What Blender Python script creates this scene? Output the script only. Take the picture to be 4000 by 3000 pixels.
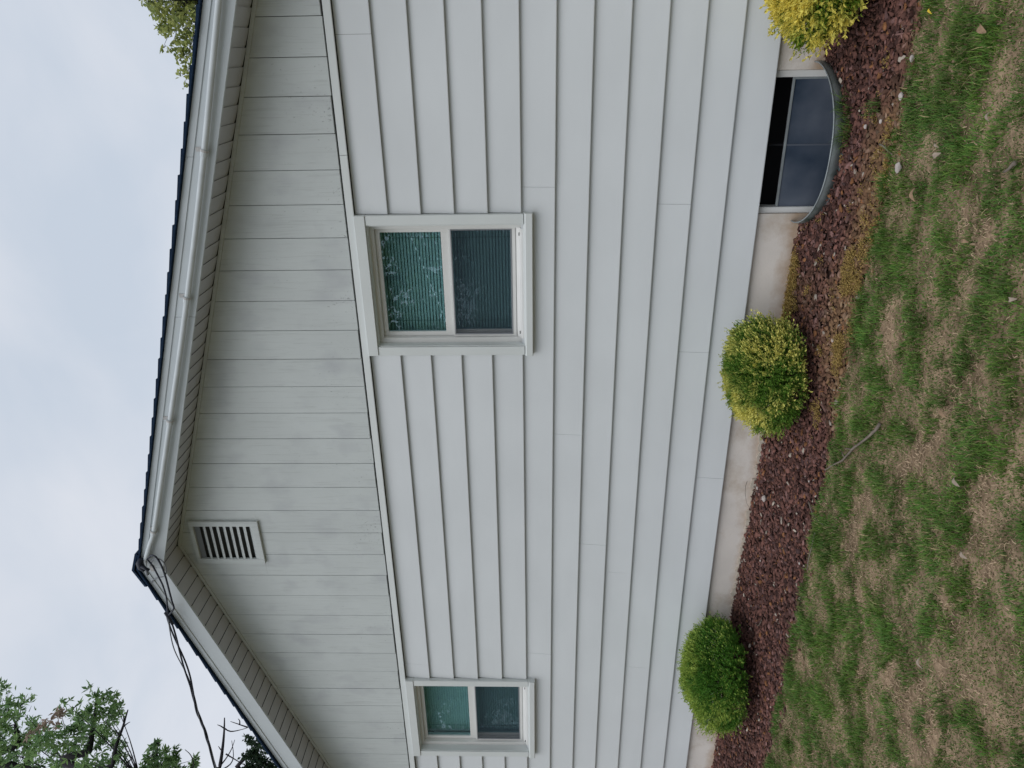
import bpy, math, random
import numpy as np
from mathutils import Vector, Matrix
rng = np.random.default_rng(7)
random.seed(7)
for o in list(bpy.data.objects): bpy.data.objects.remove(o)
sc = bpy.context.scene
col = sc.collection

# ------------------------------------------------------------------ camera
CAM = Vector((0.0, -4.360, 1.6))
R_ = Vector((0.90293634, 0.42975154, -0.00442495))
U_ = Vector((0.01669699, -0.02478954, 0.99955324))
F_ = Vector((-0.42944985, 0.90260683, 0.02955893))
cd = bpy.data.cameras.new('camera'); cam = bpy.data.objects.new('camera', cd); col.objects.link(cam)
# the phone was held sideways: picture "right" is world down, picture "up" is world right
X_, Y_, Z_ = -U_, R_, -F_
cam.matrix_world = Matrix(((X_.x, Y_.x, Z_.x, CAM.x), (X_.y, Y_.y, Z_.y, CAM.y), (X_.z, Y_.z, Z_.z, CAM.z), (0, 0, 0, 1)))
cd.sensor_fit = 'HORIZONTAL'; cd.sensor_width = 36.0; cd.lens = 36.0 * 2800 / 4000
cd.clip_start = 0.05; cd.clip_end = 900
sc.camera = cam

# ------------------------------------------------------------------ world, sun, exposure
SUN_EL, SUN_AZ = math.radians(58), math.radians(200)
w = bpy.data.worlds.new('World'); sc.world = w; w.use_nodes = True
nt = w.node_tree; nt.nodes.clear()
out = nt.nodes.new('ShaderNodeOutputWorld'); bg = nt.nodes.new('ShaderNodeBackground')
sky = nt.nodes.new('ShaderNodeTexSky'); sky.sky_type = 'NISHITA'; sky.sun_disc = False
sky.sun_elevation = SUN_EL; sky.sun_rotation = SUN_AZ; sky.dust_density = 3.0
tc = nt.nodes.new('ShaderNodeTexCoord')
mp = nt.nodes.new('ShaderNodeMapping'); mp.inputs['Scale'].default_value = (1.0, 1.0, 1.7); mp.inputs['Location'].default_value = (3.1, 1.2, 0.4)
n1 = nt.nodes.new('ShaderNodeTexNoise'); n1.inputs['Scale'].default_value = 2.6; n1.inputs['Detail'].default_value = 5; n1.inputs['Roughness'].default_value = 0.5
n1.inputs['Distortion'].default_value = 0.4
cr = nt.nodes.new('ShaderNodeValToRGB')
cr.color_ramp.elements[0].position = 0.36; cr.color_ramp.elements[0].color = (5.15, 5.75, 6.6, 1)
cr.color_ramp.elements[1].position = 0.66; cr.color_ramp.elements[1].color = (6.6, 6.85, 7.4, 1)
mx = nt.nodes.new('ShaderNodeMix'); mx.data_type = 'RGBA'; mx.inputs[0].default_value = 0.93
nt.links.new(tc.outputs['Generated'], mp.inputs[0]); nt.links.new(mp.outputs[0], n1.inputs['Vector'])
nt.links.new(n1.outputs['Fac'], cr.inputs[0])
nt.links.new(sky.outputs[0], mx.inputs[6]); nt.links.new(cr.outputs[0], mx.inputs[7])
nt.links.new(mx.outputs[2], bg.inputs[0]); bg.inputs[1].default_value = 0.1
nt.links.new(bg.outputs[0], out.inputs[0])
sl = bpy.data.lights.new('sun', 'SUN'); sl.energy = 1.1; sl.angle = math.radians(60); sl.color = (1.0, 0.985, 0.96)
so = bpy.data.objects.new('sun', sl); col.objects.link(so)
sd = Vector((math.sin(SUN_AZ) * math.cos(SUN_EL), math.cos(SUN_AZ) * math.cos(SUN_EL), math.sin(SUN_EL)))
so.rotation_euler = sd.to_track_quat('Z', 'Y').to_euler(); so.location = (0, 0, 20)
sc.view_settings.view_transform = 'Standard'; sc.view_settings.look = 'None'
sc.view_settings.exposure = 0.22; sc.view_settings.gamma = 1.0; sc.view_settings.use_curve_mapping = False
sc.render.engine = 'CYCLES'
sc.cycles.max_bounces = 8; sc.cycles.transparent_max_bounces = 16

# ------------------------------------------------------------------ helpers
def at(x, y, axis, val):
    """point of the place seen at photo pixel (x, y) on the plane axis=val (world metres); used only to read off positions"""
    u, v = 3000 - y, x
    D = F_ * 2800 + R_ * (u - 1500) - U_ * (v - 2000)
    t = (val - CAM[axis]) / D[axis]
    return CAM + D * t
def ray(x, y, dist):
    u, v = 3000 - y, x
    D = F_ * 2800 + R_ * (u - 1500) - U_ * (v - 2000)
    return CAM + D.normalized() * dist

def tag(o, label=None, cat=None, group=None, kind=None):
    if label: o['label'] = label
    if cat: o['category'] = cat
    if group: o['group'] = group
    if kind: o['kind'] = kind
    return o
def empty(name, loc, label, cat, group=None):
    o = bpy.data.objects.new(name, None); col.objects.link(o); o.location = loc; o.empty_display_size = 0.1
    return tag(o, label, cat, group)
def wloc(o):
    v = Vector((0, 0, 0))
    while o is not None: v = v + o.location; o = o.parent
    return v
def link(name, me, m, parent=None, smooth=False, loc=None):
    o = bpy.data.objects.new(name, me); col.objects.link(o)
    if m is not None and len(me.materials) == 0: me.materials.append(m)
    if parent is not None: o.parent = parent
    if loc is not None: o.location = loc
    if smooth: me.polygons.foreach_set('use_smooth', [True] * len(me.polygons))
    return o
class MB:
    """collects shapes of one part"""
    def __init__(s): s.v = []; s.f = []
    def poly(s, vs, fs):
        b = len(s.v); s.v += [tuple(p) for p in vs]; s.f += [tuple(i + b for i in f) for f in fs]; return s
    def hexa(s, p):   # p: 4 bottom ccw, 4 top ccw
        return s.poly(p, [(0, 3, 2, 1), (4, 5, 6, 7), (0, 1, 5, 4), (1, 2, 6, 5), (2, 3, 7, 6), (3, 0, 4, 7)])
    def box(s, x0, x1, y0, y1, z0, z1):
        return s.hexa([(x0, y0, z0), (x1, y0, z0), (x1, y1, z0), (x0, y1, z0), (x0, y0, z1), (x1, y0, z1), (x1, y1, z1), (x0, y1, z1)])
    def prism(s, prof, x0, x1):  # prof: list of (y,z), extruded along X
        n = len(prof); vs = [(x0, y, z) for y, z in prof] + [(x1, y, z) for y, z in prof]
        fs = [tuple(range(n)), tuple(range(2 * n - 1, n - 1, -1))] + [(i, i + n, (i + 1) % n + n, (i + 1) % n) for i in range(n)]
        return s.poly(vs, fs)
    def plate(s, pts, d):  # pts polygon in 3D, thickness vector d
        n = len(pts); vs = [Vector(p) for p in pts] + [Vector(p) + Vector(d) for p in pts]
        fs = [tuple(range(n)), tuple(range(2 * n - 1, n - 1, -1))] + [(i, i + n, (i + 1) % n + n, (i + 1) % n) for i in range(n)]
        return s.poly(vs, fs)
    def tube(s, pts, rads, n=8, cap=True):
        pts = [Vector(p) for p in pts]; rings = []; ref = Vector((0.13, 0.31, 0.94))
        for i, p in enumerate(pts):
            t = (pts[min(i + 1, len(pts) - 1)] - pts[max(i - 1, 0)])
            if t.length < 1e-7: t = Vector((0, 0, 1))
            t.normalize()
            a = t.cross(ref)
            if a.length < 1e-3: a = t.cross(Vector((1, 0, 0)))
            a.normalize(); b = t.cross(a)
            r = rads[i] if isinstance(rads, (list, tuple)) else rads
            rings.append([p + (a * math.cos(2 * math.pi * k / n) + b * math.sin(2 * math.pi * k / n)) * r for k in range(n)])
        vs = [q for r in rings for q in r]; fs = []
        for i in range(len(pts) - 1):
            for k in range(n): fs.append((i * n + k, i * n + (k + 1) % n, (i + 1) * n + (k + 1) % n, (i + 1) * n + k))
        if cap: fs += [tuple(range(n - 1, -1, -1)), tuple((len(pts) - 1) * n + k for k in range(n))]
        return s.poly(vs, fs)
    def build(s, name, m, parent=None, smooth=False, bevel=0.0, kind=None):
        off = wloc(parent)
        me = bpy.data.meshes.new(name); me.from_pydata([(p[0] - off.x, p[1] - off.y, p[2] - off.z) for p in s.v], [], s.f)
        me.update()
        import bmesh
        bm = bmesh.new(); bm.from_mesh(me); bmesh.ops.recalc_face_normals(bm, faces=bm.faces)
        if bevel: bmesh.ops.bevel(bm, geom=[e for e in bm.edges if e.calc_face_angle(0) > 0.5], offset=bevel, segments=1, affect='EDGES')
        bm.to_mesh(me); bm.free()
        o = link(name, me, m, parent, smooth)
        if kind: o['kind'] = kind
        return o
def npmesh(name, V, F, m, parent=None, C=None, smooth=False):
    V = np.asarray(V, np.float32).reshape(-1, 3); F = np.asarray(F, np.int32); k = F.shape[1]
    off = np.array(wloc(parent), np.float32); V = V - off
    me = bpy.data.meshes.new(name); me.vertices.add(len(V)); me.vertices.foreach_set('co', V.ravel())
    me.loops.add(F.size); me.loops.foreach_set('vertex_index', F.ravel())
    me.polygons.add(len(F)); me.polygons.foreach_set('loop_start', np.arange(0, F.size, k, dtype=np.int32))
    if smooth: me.polygons.foreach_set('use_smooth', np.ones(len(F), bool))
    me.update(calc_edges=True)
    if C is not None:
        a = me.color_attributes.new('Col', 'FLOAT_COLOR', 'POINT')
        CC = np.ones((len(V), 4), np.float32); CC[:, :3] = C; a.data.foreach_set('color', CC.ravel())
    return link(name, me, m, parent)

# ------------------------------------------------------------------ value noise (numpy)
def vnoise(x, y, seed=0):
    r = np.random.default_rng(seed).random((64, 64))
    xi = np.floor(x).astype(int); yi = np.floor(y).astype(int); fx = x - xi; fy = y - yi
    fx = fx * fx * (3 - 2 * fx); fy = fy * fy * (3 - 2 * fy)
    g = lambda a, b: r[a % 64, b % 64]
    return (g(xi, yi) * (1 - fx) + g(xi + 1, yi) * fx) * (1 - fy) + (g(xi, yi + 1) * (1 - fx) + g(xi + 1, yi + 1) * fx) * fy
def fbm(x, y, seed=0, oct=4):
    s = 0; a = 0.5; t = 0
    for i in range(oct): s = s + a * vnoise(x * 2 ** i + 17.3 * i, y * 2 ** i + 5.1 * i, seed + i); t += a; a *= 0.55
    return s / t

# ------------------------------------------------------------------ materials
def mat(name, colr, rough=0.6, var=0.06, vscale=3.0, bump=0.0, bscale=60.0, stretch=(1, 1, 1), spec=0.3, dark=None, darkscale=8.0, darkpos=(0.62, 0.75), metal=0.0):
    m = bpy.data.materials.new(name); m.use_nodes = True; t = m.node_tree; b = t.nodes['Principled BSDF']
    b.inputs['Roughness'].default_value = rough; b.inputs['Specular IOR Level'].default_value = spec; b.inputs['Metallic'].default_value = metal
    tcn = t.nodes.new('ShaderNodeTexCoord'); mpn = t.nodes.new('ShaderNodeMapping'); mpn.inputs['Scale'].default_value = stretch
    t.links.new(tcn.outputs['Object'], mpn.inputs[0])
    n = t.nodes.new('ShaderNodeTexNoise'); n.inputs['Scale'].default_value = vscale; n.inputs['Detail'].default_value = 6
    t.links.new(mpn.outputs[0], n.inputs['Vector'])
    r = t.nodes.new('ShaderNodeValToRGB'); r.color_ramp.elements[0].position = 0.3; r.color_ramp.elements[1].position = 0.7
    r.color_ramp.elements[0].color = tuple(c * (1 - var) for c in colr) + (1,); r.color_ramp.elements[1].color = tuple(min(1, c * (1 + var)) for c in colr) + (1,)
    t.links.new(n.outputs['Fac'], r.inputs[0]); last = r.outputs[0]
    if dark is not None:
        n2 = t.nodes.new('ShaderNodeTexNoise'); n2.inputs['Scale'].default_value = darkscale; n2.inputs['Detail'].default_value = 8; n2.inputs['Roughness'].default_value = 0.65
        t.links.new(mpn.outputs[0], n2.inputs['Vector'])
        r2 = t.nodes.new('ShaderNodeValToRGB'); r2.color_ramp.elements[0].position = darkpos[0]; r2.color_ramp.elements[1].position = darkpos[1]
        r2.color_ramp.elements[0].color = (0, 0, 0, 1); r2.color_ramp.elements[1].color = (1, 1, 1, 1)
        t.links.new(n2.outputs['Fac'], r2.inputs[0])
        mm = t.nodes.new('ShaderNodeMix'); mm.data_type = 'RGBA'; mm.inputs[7].default_value = tuple(dark) + (1,)
        t.links.new(r2.outputs[0], mm.inputs[0]); t.links.new(last, mm.inputs[6]); last = mm.outputs[2]
    t.links.new(last, b.inputs['Base Color'])
    if bump:
        nb = t.nodes.new('ShaderNodeTexNoise'); nb.inputs['Scale'].default_value = bscale; nb.inputs['Detail'].default_value = 5
        t.links.new(mpn.outputs[0], nb.inputs['Vector'])
        bp = t.nodes.new('ShaderNodeBump'); bp.inputs['Strength'].default_value = bump; bp.inputs['Distance'].default_value = 0.003
        t.links.new(nb.outputs['Fac'], bp.inputs['Height']); t.links.new(bp.outputs[0], b.inputs['Normal'])
    return m
def leafmat(name, trans=0.3, rough=0.55, spec=0.25):
    m = bpy.data.materials.new(name); m.use_nodes = True; t = m.node_tree; b = t.nodes['Principled BSDF']
    a = t.nodes.new('ShaderNodeAttribute'); a.attribute_name = 'Col'
    b.inputs['Roughness'].default_value = rough; b.inputs['Specular IOR Level'].default_value = spec
    t.links.new(a.outputs['Color'], b.inputs['Base Color'])
    if trans:
        tr = t.nodes.new('ShaderNodeBsdfTranslucent'); ms = t.nodes.new('ShaderNodeMixShader'); ms.inputs[0].default_value = trans
        t.links.new(a.outputs['Color'], tr.inputs[0]); t.links.new(b.outputs[0], ms.inputs[1]); t.links.new(tr.outputs[0], ms.inputs[2])
        t.links.new(ms.outputs[0], t.nodes['Material Output'].inputs[0])
    return m

M = {}
M['siding'] = mat('painted_lap_siding', (0.670, 0.695, 0.708), 0.46, 0.04, 1.3, bump=0.16, bscale=9, stretch=(1, 1, 2), spec=0.35)
def gable_material():
    m = mat('weathered_painted_wood', (0.60, 0.635, 0.63), 0.62, 0.05, 2.2, spec=0.2)
    t = m.node_tree; b = t.nodes['Principled BSDF']
    base = b.inputs['Base Color'].links[0].from_socket
    g = t.nodes.new('ShaderNodeNewGeometry')
    # vertical grain
    mp1 = t.nodes.new('ShaderNodeMapping'); mp1.inputs['Scale'].default_value = (70, 70, 3.2)
    t.links.new(g.outputs['Position'], mp1.inputs[0])
    ng = t.nodes.new('ShaderNodeTexNoise'); ng.inputs['Scale'].default_value = 1.0; ng.inputs['Detail'].default_value = 6; ng.inputs['Distortion'].default_value = 1.2
    t.links.new(mp1.outputs[0], ng.inputs['Vector'])
    # peeled flecks
    mp2 = t.nodes.new('ShaderNodeMapping'); mp2.inputs['Scale'].default_value = (75, 75, 48)
    t.links.new(g.outputs['Position'], mp2.inputs[0])
    nf = t.nodes.new('ShaderNodeTexNoise'); nf.inputs['Scale'].default_value = 1.0; nf.inputs['Detail'].default_value = 3; nf.inputs['Roughness'].default_value = 0.7
    t.links.new(mp2.outputs[0], nf.inputs['Vector'])
    mp3 = t.nodes.new('ShaderNodeMapping'); mp3.inputs['Scale'].default_value = (3.2, 3.2, 2.6)
    t.links.new(g.outputs['Position'], mp3.inputs[0])
    na = t.nodes.new('ShaderNodeTexNoise'); na.inputs['Scale'].default_value = 1.0; na.inputs['Detail'].default_value = 3
    t.links.new(mp3.outputs[0], na.inputs['Vector'])
    # more wear on the lower part of the boards (height gradient times patches)
    sx = t.nodes.new('ShaderNodeSeparateXYZ'); t.links.new(g.outputs['Position'], sx.inputs[0])
    mr = t.nodes.new('ShaderNodeMapRange'); mr.inputs[1].default_value = 3.5; mr.inputs[2].default_value = 2.74; mr.inputs[3].default_value = -0.045; mr.inputs[4].default_value = 0.035
    t.links.new(sx.outputs['Z'], mr.inputs[0])
    ad = t.nodes.new('ShaderNodeMath'); ad.operation = 'MULTIPLY_ADD'; ad.inputs[1].default_value = 0.35
    t.links.new(na.outputs['Fac'], ad.inputs[0]); t.links.new(mr.outputs[0], ad.inputs[2])
    ad2 = t.nodes.new('ShaderNodeMath'); ad2.operation = 'ADD'; t.links.new(nf.outputs['Fac'], ad2.inputs[0]); t.links.new(ad.outputs[0], ad2.inputs[1])
    rf = t.nodes.new('ShaderNodeValToRGB'); rf.color_ramp.elements[0].position = 0.875; rf.color_ramp.elements[1].position = 0.96
    rf.color_ramp.elements[0].color = (0, 0, 0, 1); rf.color_ramp.elements[1].color = (1, 1, 1, 1)
    t.links.new(ad2.outputs[0], rf.inputs[0])
    mm = t.nodes.new('ShaderNodeMix'); mm.data_type = 'RGBA'; mm.inputs[7].default_value = (0.34, 0.36, 0.36, 1)
    t.links.new(rf.outputs[0], mm.inputs[0]); t.links.new(base, mm.inputs[6])
    rg = t.nodes.new('ShaderNodeValToRGB'); rg.color_ramp.elements[0].position = 0.30; rg.color_ramp.elements[1].position = 0.46
    rg.color_ramp.elements[0].color = (0.24, 0.24, 0.24, 1); rg.color_ramp.elements[1].color = (0, 0, 0, 1)
    t.links.new(ng.outputs['Fac'], rg.inputs[0])
    mg = t.nodes.new('ShaderNodeMix'); mg.data_type = 'RGBA'; mg.inputs[7].default_value = (0.33, 0.35, 0.34, 1)
    t.links.new(rg.outputs[0], mg.inputs[0]); t.links.new(mm.outputs[2], mg.inputs[6]); mm = mg
    # soft grey smudges
    mp4 = t.nodes.new('ShaderNodeMapping'); mp4.inputs['Scale'].default_value = (5, 5, 3.4); mp4.inputs['Location'].default_value = (2.2, 0, 7.7)
    t.links.new(g.outputs['Position'], mp4.inputs[0])
    ns = t.nodes.new('ShaderNodeTexNoise'); ns.inputs['Scale'].default_value = 1.0; ns.inputs['Detail'].default_value = 4; t.links.new(mp4.outputs[0], ns.inputs['Vector'])
    rs = t.nodes.new('ShaderNodeValToRGB'); rs.color_ramp.elements[0].position = 0.53; rs.color_ramp.elements[1].position = 0.78
    rs.color_ramp.elements[0].color = (0, 0, 0, 1); rs.color_ramp.elements[1].color = (0.75, 0.75, 0.75, 1)
    t.links.new(ns.outputs['Fac'], rs.inputs[0])
    m5 = t.nodes.new('ShaderNodeMix'); m5.data_type = 'RGBA'; m5.inputs[7].default_value = (0.46, 0.48, 0.50, 1)
    t.links.new(rs.outputs[0], m5.inputs[0]); t.links.new(mm.outputs[2], m5.inputs[6])
    t.links.new(m5.outputs[2], b.inputs['Base Color'])
    sb = t.nodes.new('ShaderNodeMath'); sb.operation = 'MULTIPLY_ADD'; sb.inputs[1].default_value = -1.5
    t.links.new(rf.outputs[0], sb.inputs[0]); t.links.new(ng.outputs['Fac'], sb.inputs[2])
    bp = t.nodes.new('ShaderNodeBump'); bp.inputs['Strength'].default_value = 0.45; bp.inputs['Distance'].default_value = 0.0022
    t.links.new(sb.outputs[0], bp.inputs['Height']); t.links.new(bp.outputs[0], b.inputs['Normal'])
    return m
M['gable'] = gable_material()
M['trim'] = mat('painted_trim', (0.68, 0.71, 0.70), 0.45, 0.03, 4, bump=0.08, bscale=90, spec=0.35)
M['fascia'] = mat('fascia_metal', (0.56, 0.60, 0.62), 0.6, 0.04, 3, spec=0.2, bump=0.08)
M['soffit'] = mat('soffit_panel_metal', (0.50, 0.51, 0.53), 0.5, 0.04, 5)
M['vinyl'] = mat('window_vinyl', (0.73, 0.73, 0.71), 0.35, 0.03, 6, spec=0.4)
M['gasket'] = mat('dark_gasket', (0.03, 0.035, 0.04), 0.6)
M['screenframe'] = mat('screen_frame_grey', (0.24, 0.25, 0.27), 0.45)
M['shingle'] = mat('asphalt_shingle', (0.013, 0.028, 0.058), 0.85, 0.25, 40, bump=0.5, bscale=300, spec=0.1)
M['sheath'] = mat('building_core', (0.10, 0.10, 0.10), 0.9)
M['black'] = mat('black_void', (0.012, 0.012, 0.014), 0.9)
M['found'] = mat('painted_concrete', (0.74, 0.69, 0.64), 0.8, 0.07, 4, bump=0.35, bscale=70, dark=(0.52, 0.43, 0.34), darkscale=3.5, darkpos=(0.52, 0.78), spec=0.15)
M['parge'] = mat('bare_parging', (0.52, 0.46, 0.38), 0.9, 0.12, 20, bump=0.6, bscale=60)
M['conduit'] = mat('painted_conduit', (0.58, 0.62, 0.64), 0.62, 0.06, 9, spec=0.2, bump=0.1)
M['rust'] = mat('rusty_strap', (0.47, 0.46, 0.45), 0.7, 0.15, 60)
M['cable'] = mat('black_cable', (0.022, 0.026, 0.04), 0.5, 0.1, 20)
M['cablegrey'] = mat('bare_neutral_wire', (0.17, 0.18, 0.20), 0.4)
M['galv'] = mat('galvanised_steel', (0.17, 0.19, 0.19), 0.45, 0.25, 9, bump=0.1, dark=(0.05, 0.075, 0.06), darkscale=6, darkpos=(0.45, 0.65), metal=0.3)
M['rim'] = mat('galvanised_rim', (0.28, 0.31, 0.32), 0.5, 0.2, 12, metal=0.2, dark=(0.16, 0.08, 0.06), darkscale=7, darkpos=(0.66, 0.7))
M['blind'] = mat('white_blind', (0.80, 0.82, 0.80), 0.5, 0.03)
M['dustline'] = mat('dusty_divider', (0.095, 0.11, 0.14), 0.5)
M['vscreen'] = mat('vent_screen_grey', (0.20, 0.21, 0.22), 0.8)
M['bark'] = mat('tree_bark', (0.035, 0.032, 0.036), 0.9, 0.3, 12, bump=0.6, bscale=40)
M['twig'] = mat('shrub_wood', (0.09, 0.065, 0.045), 0.9, 0.2, 30)
M['stick'] = mat('weathered_stick', (0.17, 0.14, 0.115), 0.85, 0.3, 25, bump=0.5, bscale=80)
M['stone'] = mat('pale_stone', (0.44, 0.39, 0.36), 0.85, 0.15, 30, bump=0.4, bscale=90)
M['edging'] = mat('black_edging', (0.012, 0.013, 0.012), 0.6)
M['bushleaf'] = leafmat('shrub_leaf', 0.25, 0.5, 0.22)
M['treeleaf'] = leafmat('tree_leaf', 0.5, 0.55, 0.3)
M['grass'] = leafmat('grass_blade', 0.25, 0.55, 0.2)
M['chip'] = leafmat('mulch_chip', 0.0, 0.8, 0.15)
M['deadleaf'] = mat('dry_leaf', (0.27, 0.18, 0.11), 0.8, 0.25, 40)
M['paleleaf'] = mat('pale_dry_leaf', (0.30, 0.24, 0.19), 0.8, 0.25, 40)
M['yellowleaf'] = mat('yellow_petal', (0.62, 0.44, 0.04), 0.6, 0.1, 40)

def glass(name, tint, refl, rough=0.0, reflcol=(0.8, 0.95, 1.0)):
    m = bpy.data.materials.new(name); m.use_nodes = True; t = m.node_tree; t.nodes.clear()
    o = t.nodes.new('ShaderNodeOutputMaterial'); tr = t.nodes.new('ShaderNodeBsdfTransparent'); tr.inputs[0].default_value = tint + (1,)
    gl = t.nodes.new('ShaderNodeBsdfGlossy'); gl.inputs['Roughness'].default_value = rough; gl.inputs[0].default_value = reflcol + (1,)
    lw = t.nodes.new('ShaderNodeLayerWeight'); lw.inputs[0].default_value = 0.5
    fr = t.nodes.new('ShaderNodeMath'); fr.operation = 'POWER'; fr.inputs[1].default_value = 5.0; t.links.new(lw.outputs['Facing'], fr.inputs[0])
    ad = t.nodes.new('ShaderNodeMath'); ad.operation = 'ADD'; ad.inputs[1].default_value = refl; ad.use_clamp = True
    ms = t.nodes.new('ShaderNodeMixShader')
    nz = t.nodes.new('ShaderNodeTexNoise'); nz.inputs['Scale'].default_value = 2.2; nz.inputs['Detail'].default_value = 1
    bp = t.nodes.new('ShaderNodeBump'); bp.inputs['Strength'].default_value = 0.06; bp.inputs['Distance'].default_value = 0.02
    g = t.nodes.new('ShaderNodeNewGeometry'); t.links.new(g.outputs['Position'], nz.inputs['Vector'])
    t.links.new(nz.outputs['Fac'], bp.inputs['Height']); t.links.new(bp.outputs[0], gl.inputs['Normal'])
    t.links.new(fr.outputs[0], ad.inputs[0]); t.links.new(ad.outputs[0], ms.inputs[0]); t.links.new(tr.outputs[0], ms.inputs[1]); t.links.new(gl.outputs[0], ms.inputs[2])
    t.links.new(ms.outputs[0], o.inputs[0]); return m
M['glass'] = glass('coated_window_glass', (0.67, 0.80, 0.81), 0.085)
def screen_mat():
    m = bpy.data.materials.new('insect_screen'); m.use_nodes = True; t = m.node_tree; t.nodes.clear()
    o = t.nodes.new('ShaderNodeOutputMaterial'); tr = t.nodes.new('ShaderNodeBsdfTransparent'); df = t.nodes.new('ShaderNodeBsdfDiffuse')
    df.inputs[0].default_value = (0.045, 0.062, 0.085, 1); ms = t.nodes.new('ShaderNodeMixShader'); ms.inputs[0].default_value = 0.27
    t.links.new(tr.outputs[0], ms.inputs[1]); t.links.new(df.outputs[0], ms.inputs[2]); t.links.new(ms.outputs[0], o.inputs[0]); return m
M['screen'] = screen_mat()
def hazy_glass():
    m = bpy.data.materials.new('dusty_basement_glass'); m.use_nodes = True; t = m.node_tree; b = t.nodes['Principled BSDF']
    g = t.nodes.new('ShaderNodeNewGeometry'); n = t.nodes.new('ShaderNodeTexNoise'); n.inputs['Scale'].default_value = 2.6; n.inputs['Detail'].default_value = 5; n.inputs['Roughness'].default_value = 0.45
    t.links.new(g.outputs['Position'], n.inputs['Vector'])
    r = t.nodes.new('ShaderNodeValToRGB'); r.color_ramp.elements[0].position = 0.38; r.color_ramp.elements[1].position = 0.68
    r.color_ramp.elements[0].color = (0.030, 0.048, 0.078, 1); r.color_ramp.elements[1].color = (0.13, 0.15, 0.19, 1)
    t.links.new(n.outputs['Fac'], r.inputs[0]); t.links.new(r.outputs[0], b.inputs['Base Color'])
    b.inputs['Roughness'].default_value = 0.14; b.inputs['Specular IOR Level'].default_value = 0.8
    return m
M['hazy'] = hazy_glass()

# ------------------------------------------------------------------ ground sheets
AX, AZ, MS = -3.411, 4.3145, 0.333      # gable apex and 4-in-12 pitch
XL, XR, HD = -8.16, 1.34, 11.0           # wall ends, house depth
EDGE = -1.0                              # mulch bed front edge
WX0, WX1, WD = -1.0, -0.12, 0.40         # window well
def well_y(x):
    c = (WX0 + WX1) / 2; h = (WX1 - WX0) / 2
    t = abs((x - c) / h)
    return -WD * max(0.0, 1 - t ** 2.3) ** 0.62 if t < 1 else 0.0
def lawn_h(x, y):
    return 0.030 * (fbm(x * 1.1 + 9, y * 1.1 + 4, 3) - 0.5) + 0.012 * (fbm(x * 6, y * 6, 5) - 0.5)
def lawn_mask(x, y):   # 1 = thick green grass, 0 = bare straw
    wx_ = x + .22 * (fbm(x * 3 + 5, y * 3, 61) - .5); wy_ = y + .22 * (fbm(x * 3, y * 3 + 9, 62) - .5)
    a = fbm(wx_ * 3.1 + 0.5 * y + 20, wy_ * 4.4 + 31, 11, 5)
    b = fbm(wx_ * 8.5 + 3, wy_ * 12 + 8, 21, 3)
    e = np.exp(-((y - EDGE) / 0.22) ** 2) * 0.10 + 0.045 * np.exp(-((x - .1) / 1.0) ** 2)
    return np.clip((a * 0.6 + b * 0.4 + e - 0.318) / 0.13, 0, 1)
def ground_mat():
    m = bpy.data.materials.new('lawn_soil'); m.use_nodes = True; t = m.node_tree; b = t.nodes['Principled BSDF']
    g = t.nodes.new('ShaderNodeNewGeometry')
    n = t.nodes.new('ShaderNodeTexNoise'); n.inputs['Scale'].default_value = 5; n.inputs['Detail'].default_value = 9; n.inputs['Roughness'].default_value = 0.7
    t.links.new(g.outputs['Position'], n.inputs['Vector'])
    r = t.nodes.new('ShaderNodeValToRGB'); r.color_ramp.elements[0].position = 0.35; r.color_ramp.elements[1].position = 0.68
    r.color_ramp.elements[0].color = (0.085, 0.062, 0.035, 1); r.color_ramp.elements[1].color = (0.40, 0.285, 0.19, 1)
    t.links.new(n.outputs['Fac'], r.inputs[0]); t.links.new(r.outputs[0], b.inputs['Base Color']); b.inputs['Roughness'].default_value = 0.95
    b.inputs['Specular IOR Level'].default_value = 0.1
    bp = t.nodes.new('ShaderNodeBump'); bp.inputs['Strength'].default_value = 0.6; bp.inputs['Distance'].default_value = 0.01
    t.links.new(n.outputs['Fac'], bp.inputs['Height']); t.links.new(bp.outputs[0], b.inputs['Normal']); return m
def far_mat():
    m = bpy.data.materials.new('far_lawn'); m.use_nodes = True; t = m.node_tree; b = t.nodes['Principled BSDF']
    g = t.nodes.new('ShaderNodeNewGeometry')
    n = t.nodes.new('ShaderNodeTexNoise'); n.inputs['Scale'].default_value = 2.5; n.inputs['Detail'].default_value = 10; n.inputs['Roughness'].default_value = 0.7
    t.links.new(g.outputs['Position'], n.inputs['Vector'])
    r = t.nodes.new('ShaderNodeValToRGB'); r.color_ramp.elements[0].position = 0.38; r.color_ramp.elements[1].position = 0.66
    r.color_ramp.elements[0].color = (0.035, 0.06, 0.018, 1); r.color_ramp.elements[1].color = (0.15, 0.13, 0.06, 1)
    t.links.new(n.outputs['Fac'], r.inputs[0]); t.links.new(r.outputs[0], b.inputs['Base Color']); b.inputs['Roughness'].default_value = 0.95; return m
M['soil'] = ground_mat(); M['far'] = far_mat()
def sheet(name, xs, ys, zf, m, kind='structure'):
    X, Y = np.meshgrid(xs, ys); Z = zf(X, Y); V = np.stack([X, Y, Z], -1).reshape(-1, 3)
    nx = len(xs); ny = len(ys); i = np.arange(nx - 1); j = np.arange(ny - 1); I, J = np.meshgrid(i, j); a = (J * nx + I).ravel()
    F = np.stack([a, a + 1, a + nx + 1, a + nx], 1)
    o = npmesh(name, V, F, m, smooth=True); o['kind'] = kind; return o
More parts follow.
